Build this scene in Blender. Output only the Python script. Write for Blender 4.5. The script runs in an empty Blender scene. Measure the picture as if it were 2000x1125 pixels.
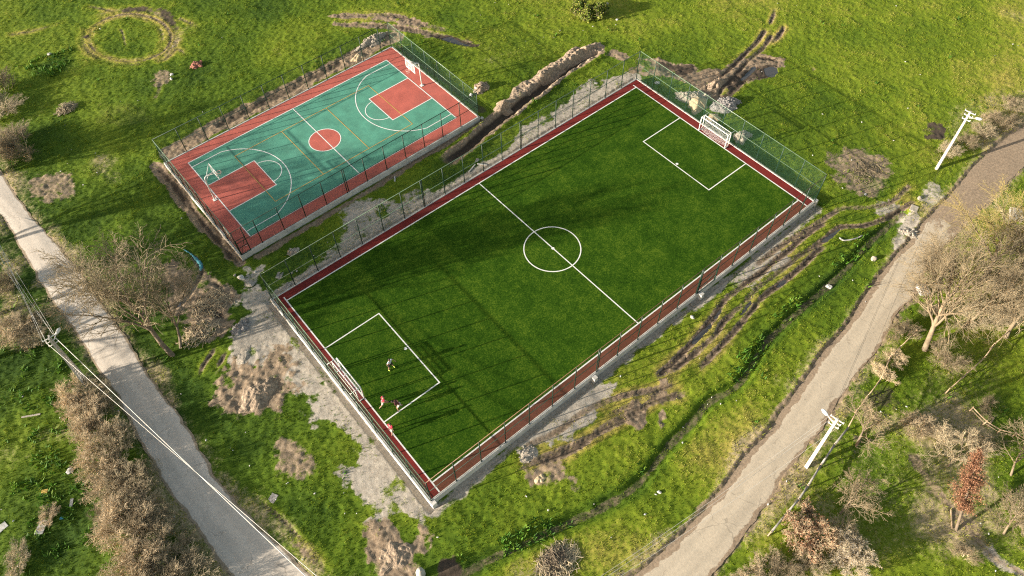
import bpy, bmesh, math, random
import numpy as np
from mathutils import Vector, Matrix, Quaternion

# ------------------------------------------------------------------ camera, sky, sun, exposure
S = bpy.context.scene
COL = S.collection
CAM_R = np.array([[0.76900, 0.52970, -0.35780], [-0.63890, 0.62120, -0.45370], [-0.01890, 0.57750, 0.81620]])
CAM_C = np.array([-32.2277, -34.0966, 58.9414])
CAM_F = 1461.03
def euler_matrix(a, b, c):
    return np.array((Matrix.Rotation(c, 3, 'Z') @ Matrix.Rotation(b, 3, 'Y') @ Matrix.Rotation(a, 3, 'X')))
CAM_R = euler_matrix(0.618808, 0.019041, -0.693255)
cam = bpy.data.objects.new('camera', bpy.data.cameras.new('camera'))
COL.objects.link(cam)
cam.matrix_world = Matrix(CAM_R.tolist()).to_4x4()
cam.location = CAM_C
cam.data.sensor_width = 36.0
cam.data.lens = CAM_F / 2000 * 36
cam.data.clip_start = 1.0
cam.data.clip_end = 2000
S.camera = cam

SUN_EL = math.radians(14.2)
SHADOW_AZ = math.radians(-18.9)            # direction in which shadows fall, from +X
W = bpy.data.worlds.new('World')
S.world = W
W.use_nodes = True
wn = W.node_tree.nodes
bg = wn['Background']
sky = wn.new('ShaderNodeTexSky')
sky.sky_type = 'NISHITA'
sky.sun_disc = False
sky.sun_elevation = SUN_EL
sky.sun_rotation = math.atan2(-math.cos(SHADOW_AZ), -math.sin(SHADOW_AZ))
warm = wn.new('ShaderNodeMix'); warm.data_type = 'RGBA'; warm.blend_type = 'MULTIPLY'; warm.inputs[0].default_value = 1.0
warm.inputs[7].default_value = (1.0, 0.82, 0.63, 1)          # hazy, slightly warm spring sky
W.node_tree.links.new(sky.outputs[0], warm.inputs[6])
W.node_tree.links.new(warm.outputs[2], bg.inputs[0])
bg.inputs[1].default_value = 0.125
sl = bpy.data.lights.new('sun', 'SUN')
sl.energy = 5.0
sl.angle = math.radians(0.5)
sl.color = (1.0, 0.91, 0.77)
so = bpy.data.objects.new('sun', sl)
COL.objects.link(so)
so.rotation_euler = Vector((math.cos(SHADOW_AZ) * math.cos(SUN_EL), math.sin(SHADOW_AZ) * math.cos(SUN_EL), -math.sin(SUN_EL))).to_track_quat('-Z', 'Y').to_euler()
so.location = (-60, 30, 40)
S.view_settings.view_transform = 'Standard'
S.view_settings.look = 'None'
S.view_settings.exposure = 1.78
S.view_settings.gamma = 1.0
S.cycles.transparent_max_bounces = 24
S.cycles.max_bounces = 6
S.cycles.use_denoising = False
S.cycles.pixel_filter_type = 'BLACKMAN_HARRIS'
S.cycles.filter_width = 1.15

# ------------------------------------------------------------------ helpers
ZG = -0.55                                  # level of the open ground; the courts stand on slabs with top at z = 0
def un(px, py, z=ZG):
    d = CAM_R @ np.array([(px - 1000) / CAM_F, -(py - 562.5) / CAM_F, -1.0])
    t = (z - CAM_C[2]) / d[2]
    return CAM_C + t * d
YAW = 0.693255
FW = np.array([math.sin(YAW), math.cos(YAW)])
RT = np.array([math.cos(YAW), -math.sin(YAW)])
def to_uv(P):
    Q = np.asarray(P, float)[..., :2] - CAM_C[:2]
    return np.stack([Q @ RT, Q @ FW], -1)
def to_xy(u, v):
    return CAM_C[0] + u * RT[0] + v * FW[0], CAM_C[1] + u * RT[1] + v * FW[1]

_NT = {}
def vnoise(x, y, scale, seed):
    if seed not in _NT: _NT[seed] = np.random.RandomState(seed).rand(257, 257)
    r = _NT[seed]
    x = x / scale + 91.3; y = y / scale + 37.7
    xi = np.floor(x).astype(int); yi = np.floor(y).astype(int)
    fx = x - xi; fy = y - yi
    fx = fx * fx * (3 - 2 * fx); fy = fy * fy * (3 - 2 * fy)
    a = r[xi % 256, yi % 256]; b = r[(xi + 1) % 256, yi % 256]
    c = r[xi % 256, (yi + 1) % 256]; d = r[(xi + 1) % 256, (yi + 1) % 256]
    return (a * (1 - fx) + b * fx) * (1 - fy) + (c * (1 - fx) + d * fx) * fy
def fbm(x, y, scale, seed, octv=4, gain=0.5):
    t = 0; a = 1; n = 0
    for k in range(octv):
        t = t + a * vnoise(x, y, scale / 2 ** k, seed + k); n += a; a *= gain
    return t / n
def sstep(a, b, x):
    t = np.clip((x - a) / (b - a), 0, 1)
    return t * t * (3 - 2 * t)

def mesh_from(name, V, F, mat=None, parent=None, smooth=False, uv=None, cols=None, matidx=None):
    """V (n,3), F: int array (m,k) or list of lists; cols: dict name -> (n,4); uv: (n,2) per vertex"""
    me = bpy.data.meshes.new(name)
    V = np.asarray(V, np.float32)
    if isinstance(F, np.ndarray):
        m, k = F.shape
        me.vertices.add(len(V)); me.vertices.foreach_set('co', V.ravel())
        me.loops.add(m * k); me.loops.foreach_set('vertex_index', F.ravel().astype(np.int32))
        me.polygons.add(m)
        me.polygons.foreach_set('loop_start', np.arange(0, m * k, k, dtype=np.int32))
        me.update(calc_edges=True)
        me.validate()
    else:
        me.from_pydata([tuple(map(float, p)) for p in V], [], [list(map(int, f)) for f in F])
        me.update()
    if smooth:
        me.polygons.foreach_set('use_smooth', np.ones(len(me.polygons), dtype=bool))
    if uv is not None:
        l = me.uv_layers.new(name='UVMap')
        vi = np.empty(len(me.loops), np.int32); me.loops.foreach_get('vertex_index', vi)
        l.data.foreach_set('uv', np.asarray(uv, np.float32)[vi].ravel())
    if cols:
        for cn, c in cols.items():
            at = me.color_attributes.new(cn, 'FLOAT_COLOR', 'POINT')
            at.data.foreach_set('color', np.asarray(c, np.float32).ravel())
    o = bpy.data.objects.new(name, me)
    COL.objects.link(o)
    if mat is not None:
        me.materials.append(mat)
    if parent is not None:
        o.parent = parent
    return o

def tag(o, label=None, cat=None, group=None, kind=None):
    if label: o['label'] = label
    if cat: o['category'] = cat
    if group: o['group'] = group
    if kind: o['kind'] = kind
    return o
def thing(name, label, cat, loc=(0, 0, 0), rotz=0.0, group=None):
    o = bpy.data.objects.new(name, None)
    o.empty_display_size = 0.3
    COL.objects.link(o)
    o.location = tuple(map(float, loc)); o.rotation_euler = (0, 0, rotz)
    return tag(o, label, cat, group)
def dup(root, loc, rotz, label=None, group=None, scale=1.0):
    r = root.copy(); COL.objects.link(r)
    r.location = tuple(map(float, loc)); r.rotation_euler = (0, 0, rotz); r.scale = (scale,) * 3
    if label: r['label'] = label
    if group: r['group'] = group
    for ch in list(root.children):
        c = ch.copy(); COL.objects.link(c); c.parent = r
        for g in list(ch.children):
            d = g.copy(); COL.objects.link(d); d.parent = c
    return r

class MB:
    """collects boxes, bars, tubes into one mesh"""
    def __init__(s): s.V = []; s.F = []
    def add(s, V, F):
        n = len(s.V); s.V += [tuple(p) for p in V]; s.F += [[i + n for i in f] for f in F]; return s
    def box(s, c, sz, rz=0.0, top=1.0):
        x, y, z = [a / 2 for a in sz]; ca, sa = math.cos(rz), math.sin(rz); V = []
        for dz in (-1, 1):
            k = top if dz > 0 else 1.0
            for dx, dy in ((-1, -1), (1, -1), (1, 1), (-1, 1)):
                a, b = dx * x * k, dy * y * k
                V.append((c[0] + a * ca - b * sa, c[1] + a * sa + b * ca, c[2] + dz * z))
        return s.add(V, [[3, 2, 1, 0], [4, 5, 6, 7], [0, 1, 5, 4], [1, 2, 6, 5], [2, 3, 7, 6], [3, 0, 4, 7]])
    def bar(s, p, q, w, h=None, up=(0, 0, 1)):
        h = h or w; p = Vector(p); q = Vector(q); d = (q - p).normalized(); u = Vector(up)
        if abs(d.dot(u)) > 0.98: u = Vector((1, 0, 0))
        a = d.cross(u).normalized(); b = a.cross(d).normalized(); V = []
        for c in (p, q):
            for i, j in ((-1, -1), (1, -1), (1, 1), (-1, 1)):
                V.append(c + a * (i * w / 2) + b * (j * h / 2))
        return s.add(V, [[3, 2, 1, 0], [4, 5, 6, 7], [0, 1, 5, 4], [1, 2, 6, 5], [2, 3, 7, 6], [3, 0, 4, 7]])
    def tube(s, pts, r, n=6, cap=True):
        pts = [Vector(p) for p in pts]; R = r if isinstance(r, (list, tuple)) else [r] * len(pts)
        V = []; F = []
        d0 = (pts[1] - pts[0]).normalized(); a = d0.orthogonal().normalized()
        for i, p in enumerate(pts):
            d = (pts[min(i + 1, len(pts) - 1)] - pts[max(i - 1, 0)]).normalized()
            a = (a - d * a.dot(d)).normalized(); b = d.cross(a)
            for k in range(n):
                t = 2 * math.pi * k / n
                V.append(p + (a * math.cos(t) + b * math.sin(t)) * R[i])
        for i in range(len(pts) - 1):
            for k in range(n):
                F.append([i * n + k, i * n + (k + 1) % n, (i + 1) * n + (k + 1) % n, (i + 1) * n + k])
        if cap:
            F.append(list(range(n))[::-1]); F.append([(len(pts) - 1) * n + k for k in range(n)])
        return s.add(V, F)
    def ring(s, c, r, w, z0, z1, n=24):
        V = []; F = []
        for k in range(n):
            t = 2 * math.pi * k / n
            for rr in (r - w / 2, r + w / 2):
                for z in (z0, z1):
                    V.append((c[0] + rr * math.cos(t), c[1] + rr * math.sin(t), c[2] + z))
        for k in range(n):
            a = k * 4; b = ((k + 1) % n) * 4
            F += [[a, b, b + 1, a + 1], [a + 2, a + 3, b + 3, b + 2], [a + 1, b + 1, b + 3, a + 3], [a, a + 2, b + 2, b]]
        return s.add(V, F)
    def blob(s, c, r, seed=0, n=2, rough=0.25):
        bm = bmesh.new(); bmesh.ops.create_icosphere(bm, subdivisions=n, radius=1.0); rg = random.Random(seed)
        V = [(c[0] + v.co.x * r[0] * (1 + rg.uniform(-rough, rough)), c[1] + v.co.y * r[1] * (1 + rg.uniform(-rough, rough)), c[2] + v.co.z * r[2] * (1 + rg.uniform(-rough, rough))) for v in bm.verts]
        F = [[v.index for v in f.verts] for f in bm.faces]; bm.free()
        return s.add(V, F)
    def build(s, name, mat, parent=None, smooth=False):
        return mesh_from(name, s.V, s.F, mat, parent, smooth)

def ribbon(pts, w, z, closed=False):
    """flat strip of width w along pts (list of xy)"""
    P = np.array(pts, float); n = len(P)
    if closed: nx = np.roll(P, -1, 0); pv = np.roll(P, 1, 0)
    else: nx = np.vstack([P[1:], P[-1:]]); pv = np.vstack([P[:1], P[:-1]])
    d1 = nx - P; d0 = P - pv
    if not closed: d1[-1] = d0[-1]; d0[0] = d1[0]
    d1 /= np.linalg.norm(d1, axis=1)[:, None]; d0 /= np.linalg.norm(d0, axis=1)[:, None]
    n0 = np.stack([-d0[:, 1], d0[:, 0]], 1); n1 = np.stack([-d1[:, 1], d1[:, 0]], 1)
    m = n0 + n1; m /= np.linalg.norm(m, axis=1)[:, None]
    m = m / np.maximum((m * n1).sum(1), 0.3)[:, None] * w / 2
    V = []; F = []
    for i in range(n):
        V += [(*(P[i] - m[i]), z), (*(P[i] + m[i]), z)]
    for i in range(n if closed else n - 1):
        a = 2 * i; b = 2 * ((i + 1) % n)
        F.append([a, b, b + 1, a + 1])
    return V, F

# ------------------------------------------------------------------ materials
def new_mat(name):
    m = bpy.data.materials.new(name); m.use_nodes = True
    return m, m.node_tree.nodes, m.node_tree.links, m.node_tree.nodes['Principled BSDF']
def math_node(N, L, op, a, b=None, clamp=False):
    n = N.new('ShaderNodeMath'); n.operation = op; n.use_clamp = clamp
    for i, x in enumerate((a, b)):
        if x is None: continue
        if isinstance(x, (int, float)): n.inputs[i].default_value = x
        else: L.new(x, n.inputs[i])
    return n.outputs[0]
def noise_node(N, L, scale, detail=4, rough=0.55, coord=None, dist=0.0):
    n = N.new('ShaderNodeTexNoise'); n.inputs['Scale'].default_value = scale; n.inputs['Detail'].default_value = detail
    n.inputs['Roughness'].default_value = rough; n.inputs['Distortion'].default_value = dist
    if coord is not None: L.new(coord, n.inputs['Vector'])
    return n.outputs['Fac']
def ramp_node(N, L, fac, stops):
    n = N.new('ShaderNodeValToRGB'); e = n.color_ramp.elements
    while len(e) < len(stops): e.new(0.5)
    for k, (p, c) in enumerate(stops):
        e[k].position = p; e[k].color = (*c, 1) if len(c) == 3 else c
    L.new(fac, n.inputs[0]); return n.outputs[0]
def mix_node(N, L, fac, a, b, mode='MIX'):
    n = N.new('ShaderNodeMix'); n.data_type = 'RGBA'; n.blend_type = mode
    for i, x in ((0, fac), (6, a), (7, b)):
        if isinstance(x, (int, float)): n.inputs[i].default_value = x
        elif isinstance(x, tuple): n.inputs[i].default_value = (*x, 1)
        else: L.new(x, n.inputs[i])
    return n.outputs[2]
def simple(name, col, rough=0.7, var=0.25, scale=3.0, bump=0.0, bscale=20.0, metal=0.0, spec=0.3, rand=0.0):
    m, N, L, B = new_mat(name)
    tc = N.new('ShaderNodeTexCoord').outputs['Object']
    f = noise_node(N, L, scale, 5, 0.6, tc)
    c1 = tuple(max(0, c * (1 - var)) for c in col); c2 = tuple(min(1, c * (1 + var)) for c in col)
    c = ramp_node(N, L, f, [(0.3, c1), (0.7, c2)])
    if rand:
        oi = N.new('ShaderNodeObjectInfo')
        v = math_node(N, L, 'ADD', math_node(N, L, 'MULTIPLY', oi.outputs['Random'], 2 * rand), 1 - rand)
        hs = N.new('ShaderNodeHueSaturation'); L.new(v, hs.inputs['Value']); L.new(c, hs.inputs['Color']); c = hs.outputs[0]
    L.new(c, B.inputs['Base Color'])
    B.inputs['Roughness'].default_value = rough; B.inputs['Metallic'].default_value = metal
    B.inputs['Specular IOR Level'].default_value = spec
    if bump:
        bn = N.new('ShaderNodeBump'); bn.inputs['Strength'].default_value = bump; bn.inputs['Distance'].default_value = 0.05
        L.new(noise_node(N, L, bscale, 6, 0.65, tc), bn.inputs['Height']); L.new(bn.outputs[0], B.inputs['Normal'])
    return m

# ground: colour comes from what the ground is made of at each point (grass, earth, gravel, wet mud)
def ground_material():
    m, N, L, B = new_mat('grassy_ground')
    tc = N.new('ShaderNodeTexCoord').outputs['Object']
    a1 = N.new('ShaderNodeVertexColor'); a1.layer_name = 'soil'
    a2 = N.new('ShaderNodeVertexColor'); a2.layer_name = 'tone'
    s1 = N.new('ShaderNodeSeparateColor'); L.new(a1.outputs[0], s1.inputs[0])
    s2 = N.new('ShaderNodeSeparateColor'); L.new(a2.outputs[0], s2.inputs[0])
    nf = noise_node(N, L, 3.0, 6, 0.7, tc); nf2 = noise_node(N, L, 11.0, 4, 0.7, tc); nbig = noise_node(N, L, 0.55, 4, 0.6, tc)
    def cut(sig, n, amt=0.9, w=0.16):
        x = math_node(N, L, 'ADD', sig, math_node(N, L, 'MULTIPLY', math_node(N, L, 'SUBTRACT', n, 0.5), amt))
        mr = N.new('ShaderNodeMapRange'); mr.interpolation_type = 'SMOOTHSTEP'
        mr.inputs[1].default_value = 0.5 - w; mr.inputs[2].default_value = 0.5 + w
        L.new(x, mr.inputs[0]); return mr.outputs[0]
    mixn = math_node(N, L, 'ADD', math_node(N, L, 'MULTIPLY', nf, 0.6), math_node(N, L, 'MULTIPLY', nf2, 0.4))
    # grass
    g = math_node(N, L, 'ADD', math_node(N, L, 'MULTIPLY', mixn, 0.9), math_node(N, L, 'SUBTRACT', s2.outputs[0], 0.5))
    grass = ramp_node(N, L, g, [(0.15, (0.022, 0.050, 0.003)), (0.38, (0.062, 0.104, 0.005)), (0.60, (0.122, 0.160, 0.010)), (0.85, (0.250, 0.210, 0.045))])
    earth = ramp_node(N, L, mixn, [(0.28, (0.068, 0.048, 0.032)), (0.5, (0.190, 0.140, 0.094)), (0.72, (0.38, 0.295, 0.205))])
    gravel = ramp_node(N, L, mixn, [(0.28, (0.16, 0.135, 0.105)), (0.5, (0.305, 0.268, 0.220)), (0.72, (0.46, 0.415, 0.35))])
    mud = ramp_node(N, L, mixn, [(0.3, (0.026, 0.020, 0.015)), (0.7, (0.085, 0.063, 0.045))])
    straw = ramp_node(N, L, mixn, [(0.3, (0.13, 0.10, 0.05)), (0.7, (0.38, 0.31, 0.19))])
    c = mix_node(N, L, cut(s2.outputs[2], mixn, 1.3, 0.22), grass, straw)
    c = mix_node(N, L, cut(s1.outputs[1], mixn, 1.2), c, gravel)
    c = mix_node(N, L, cut(s1.outputs[0], mixn, 1.0), c, earth)
    c = mix_node(N, L, cut(s1.outputs[2], mixn, 0.5, 0.25), c, mud)
    L.new(c, B.inputs['Base Color'])
    B.inputs['Roughness'].default_value = 0.9; B.inputs['Specular IOR Level'].default_value = 0.15
    bn = N.new('ShaderNodeBump'); bn.inputs['Strength'].default_value = 0.7; bn.inputs['Distance'].default_value = 0.06
    L.new(mixn, bn.inputs['Height']); L.new(bn.outputs[0], B.inputs['Normal'])
    return m
def leafy(name, stops, attr='tint', trans=0.25):
    """for tufts and leaves: colour picked per blade by a point attribute"""
    m, N, L, B = new_mat(name)
    a = N.new('ShaderNodeVertexColor'); a.layer_name = attr
    s = N.new('ShaderNodeSeparateColor'); L.new(a.outputs[0], s.inputs[0])
    c = ramp_node(N, L, s.outputs[0], stops)
    L.new(c, B.inputs['Base Color']); B.inputs['Roughness'].default_value = 0.7; B.inputs['Specular IOR Level'].default_value = 0.2
    tr = N.new('ShaderNodeBsdfTranslucent'); L.new(c, tr.inputs[0])
    mx = N.new('ShaderNodeMixShader'); mx.inputs[0].default_value = trans
    L.new(B.outputs[0], mx.inputs[1]); L.new(tr.outputs[0], mx.inputs[2])
    L.new(mx.outputs[0], N['Material Output'].inputs[0])
    return m
M = {}
M['ground'] = ground_material()
M['grass'] = leafy('grass_blades', [(0.0, (0.030, 0.062, 0.003)), (0.35, (0.074, 0.130, 0.005)), (0.65, (0.165, 0.214, 0.011)), (1.0, (0.300, 0.275, 0.070))])
M['weed'] = leafy('weed_leaves', [(0.0, (0.02, 0.06, 0.006)), (0.5, (0.06, 0.15, 0.012)), (1.0, (0.16, 0.25, 0.03))])
M['white'] = simple('white_paint_lines', (0.58, 0.57, 0.54), 0.6, 0.10, 1.5)
M['yellow'] = simple('yellow_paint_lines', (0.45, 0.29, 0.07), 0.6, 0.08, 1.5)
M['white_metal'] = simple('white_painted_steel', (0.58, 0.57, 0.54), 0.4, 0.05, 4.0)
M['green_metal'] = simple('dark_green_steel', (0.006, 0.024, 0.016), 0.45, 0.2, 4.0)
M['rail'] = simple('pale_green_rail', (0.10, 0.15, 0.10), 0.35, 0.15, 4.0, spec=0.6)
M['rail_brown'] = simple('brown_rail', (0.13, 0.075, 0.04), 0.5, 0.2, 4.0)
M['concrete'] = simple('kerb_concrete', (0.42, 0.40, 0.37), 0.85, 0.22, 1.2, 0.3, 14)
M['pole'] = simple('pole_concrete', (0.40, 0.365, 0.32), 0.8, 0.1, 2.0, 0.2, 20)
M['dirt'] = simple('dug_earth', (0.225, 0.170, 0.120), 0.95, 0.55, 4.0, 1.0, 9)
M['pale_rubble'] = simple('pale_rubble', (0.27, 0.235, 0.19), 0.95, 0.4, 2.5, 1.0, 8)
M['sand'] = simple('heap_sand', (0.36, 0.28, 0.175), 0.95, 0.15, 1.5, 0.4, 12)
M['grey_rubble'] = simple('grey_rubble', (0.20, 0.185, 0.175), 0.95, 0.4, 3.0, 1.0, 9)
M['stone'] = simple('pale_stone', (0.27, 0.24, 0.20), 0.9, 0.25, 3.0, 0.5, 8, rand=0.15)
M['litter'] = simple('white_litter', (0.34, 0.33, 0.31), 0.6, 0.1, 5.0, rand=0.15)
M['wood'] = simple('weathered_wood', (0.30, 0.22, 0.14), 0.85, 0.3, 3.0)
M['brick'] = simple('broken_brick', (0.20, 0.085, 0.06), 0.9, 0.3, 3.0, 0.5, 8)
M['wire'] = simple('cable', (0.42, 0.40, 0.36), 0.5, 0.1, 1.0)
M['black'] = simple('dark_rubber', (0.02, 0.02, 0.02), 0.7, 0.2, 3.0)
M['blue'] = simple('blue_plastic', (0.04, 0.20, 0.25), 0.5, 0.3, 3.0, 0.3, 10)
M['bark'] = simple('grey_brown_bark', (0.13, 0.10, 0.07), 0.9, 0.35, 2.0, 0.5, 10)
M['twig'] = simple('brown_twigs', (0.33, 0.27, 0.175), 0.9, 0.3, 0.8, rand=0.12)
M['twig_pale'] = simple('pale_willow_twigs', (0.195, 0.155, 0.096), 0.85, 0.3, 0.8, rand=0.1)
M['bark_pale'] = simple('pale_willow_bark', (0.165, 0.128, 0.082), 0.9, 0.3, 1.5, 0.4, 9)
M['twig_yellow'] = simple('yellow_willow_twigs', (0.25, 0.20, 0.075), 0.85, 0.25, 0.8, rand=0.1)
M['twig_red'] = simple('tan_red_twigs', (0.41, 0.32, 0.205), 0.85, 0.3, 0.8, rand=0.12)
M['hedge_stem'] = simple('pale_tan_stems', (0.45, 0.37, 0.24), 0.9, 0.3, 1.0)  # hedge stems in a paler tan than the twigs
M['rust'] = leafy('rusty_needles', [(0.0, (0.085, 0.038, 0.020)), (0.5, (0.19, 0.090, 0.050)), (1.0, (0.30, 0.165, 0.10))], trans=0.15)
M['blossom'] = leafy('white_blossom', [(0.0, (0.22, 0.19, 0.16)), (0.5, (0.38, 0.34, 0.30)), (1.0, (0.55, 0.52, 0.48))], trans=0.2)
M['leaf'] = leafy('bush_leaves', [(0.0, (0.03, 0.07, 0.006)), (0.5, (0.11, 0.15, 0.015)), (1.0, (0.28, 0.27, 0.06))])
M['skin'] = simple('skin', (0.30, 0.17, 0.115), 0.6, 0.05, 4)
M['hair'] = simple('dark_hair', (0.03, 0.02, 0.015), 0.7, 0.2, 8)
M['red_shirt'] = simple('red_cloth', (0.62, 0.03, 0.06), 0.8, 0.1, 4)
M['grey_shirt'] = simple('grey_cloth', (0.58, 0.60, 0.63), 0.8, 0.1, 4)
M['dark_cloth'] = simple('dark_cloth', (0.02, 0.018, 0.02), 0.85, 0.2, 4)
M['brown_shirt'] = simple('maroon_cloth', (0.10, 0.03, 0.03), 0.85, 0.2, 4)
M['white_cloth'] = simple('white_cloth', (0.48, 0.46, 0.43), 0.8, 0.05, 4)
M['lime'] = simple('lime_shoes', (0.60, 0.72, 0.12), 0.6, 0.05, 4)

def water_mat():
    m, N, L, B = new_mat('puddle_water')
    B.inputs['Base Color'].default_value = (0.045, 0.04, 0.035, 1); B.inputs['Roughness'].default_value = 0.04
    B.inputs['Specular IOR Level'].default_value = 0.9
    return m
M['water'] = water_mat()

def turf_mat():
    m, N, L, B = new_mat('artificial_turf')
    tc = N.new('ShaderNodeTexCoord').outputs['Object']
    n1 = noise_node(N, L, 7.0, 5, 0.75, tc); n2 = noise_node(N, L, 0.5, 3, 0.6, tc); n3 = noise_node(N, L, 2.0, 4, 0.7, tc)
    f = math_node(N, L, 'ADD', math_node(N, L, 'MULTIPLY', n1, 0.62), math_node(N, L, 'ADD', math_node(N, L, 'MULTIPLY', n2, 0.2), math_node(N, L, 'MULTIPLY', n3, 0.18)))
    spx = N.new('ShaderNodeSeparateXYZ'); L.new(tc, spx.inputs[0])
    roll = math_node(N, L, 'SUBTRACT', math_node(N, L, 'GREATER_THAN', math_node(N, L, 'FRACT', math_node(N, L, 'DIVIDE', spx.outputs[0], 7.9)), 0.5), 0.5)
    f = math_node(N, L, 'ADD', f, math_node(N, L, 'MULTIPLY', roll, 0.016))
    c = ramp_node(N, L, f, [(0.37, (0.006, 0.020, 0.001)), (0.5, (0.021, 0.055, 0.003)), (0.63, (0.080, 0.122, 0.010))])
    L.new(c, B.inputs['Base Color']); B.inputs['Roughness'].default_value = 0.9; B.inputs['Specular IOR Level'].default_value = 0.04
    b = N.new('ShaderNodeBump'); b.inputs['Strength'].default_value = 0.55; b.inputs['Distance'].default_value = 0.03
    L.new(n1, b.inputs['Height']); L.new(b.outputs[0], B.inputs['Normal'])
    return m
M['turf'] = turf_mat()
def track_mat(name, c, warm, fine=0.5):
    m, N, L, B = new_mat(name)
    tc = N.new('ShaderNodeTexCoord').outputs['Object']
    n1 = noise_node(N, L, 6.0, 6, 0.75, tc); n2 = noise_node(N, L, 0.6, 4, 0.6, tc)
    f = math_node(N, L, 'ADD', math_node(N, L, 'MULTIPLY', n1, fine), math_node(N, L, 'MULTIPLY', n2, 1 - fine))
    col = ramp_node(N, L, f, [(0.35, tuple(x * (1 - warm) for x in c)), (0.65, tuple(x * (1 + warm) for x in c))])
    n3 = noise_node(N, L, 0.22, 5, 0.7, tc, 0.6); mr = N.new('ShaderNodeMapRange'); mr.interpolation_type = 'SMOOTHSTEP'; mr.inputs[1].default_value = 0.48; mr.inputs[2].default_value = 0.75; L.new(n3, mr.inputs[0])
    col = mix_node(N, L, math_node(N, L, 'MULTIPLY', mr.outputs[0], 0.35), col, tuple(x * 0.6 + 0.03 for x in c))
    L.new(col, B.inputs['Base Color']); B.inputs['Roughness'].default_value = 0.8; B.inputs['Specular IOR Level'].default_value = 0.25
    return m
M['track_red'] = track_mat('red_track_surface', (0.115, 0.009, 0.006), 0.35)
M['track_brown'] = track_mat('brown_track_surface', (0.100, 0.030, 0.015), 0.4)  # red strip's brown look through the green mesh, put into the colour
M['court_red'] = track_mat('coral_acrylic', (0.335, 0.083, 0.062), 0.15, 0.10)
M['court_green'] = track_mat('teal_acrylic', (0.064, 0.210, 0.148), 0.17, 0.10)

def chainlink(name, col, cell, wire):
    m, N, L, B = new_mat(name)
    uv = N.new('ShaderNodeUVMap').outputs[0]
    sp = N.new('ShaderNodeSeparateXYZ'); L.new(uv, sp.inputs[0])
    outs = []
    for op in ('ADD', 'SUBTRACT'):
        v = math_node(N, L, op, sp.outputs[0], sp.outputs[1])
        f = math_node(N, L, 'FRACT', math_node(N, L, 'DIVIDE', v, cell))
        outs.append(math_node(N, L, 'LESS_THAN', f, wire / cell))
    a = math_node(N, L, 'MAXIMUM', outs[0], outs[1])
    B.inputs['Base Color'].default_value = (*col, 1); B.inputs['Roughness'].default_value = 0.5
    tr = N.new('ShaderNodeBsdfTransparent')
    mx = N.new('ShaderNodeMixShader'); L.new(a, mx.inputs[0]); L.new(tr.outputs[0], mx.inputs[1]); L.new(B.outputs[0], mx.inputs[2])
    L.new(mx.outputs[0], N['Material Output'].inputs[0])
    return m
M['mesh'] = chainlink('green_chain_link', (0.010, 0.048, 0.030), 0.085, 0.0064)
M['net'] = chainlink('white_net', (0.55, 0.55, 0.55), 0.025, 0.0012)

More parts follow.
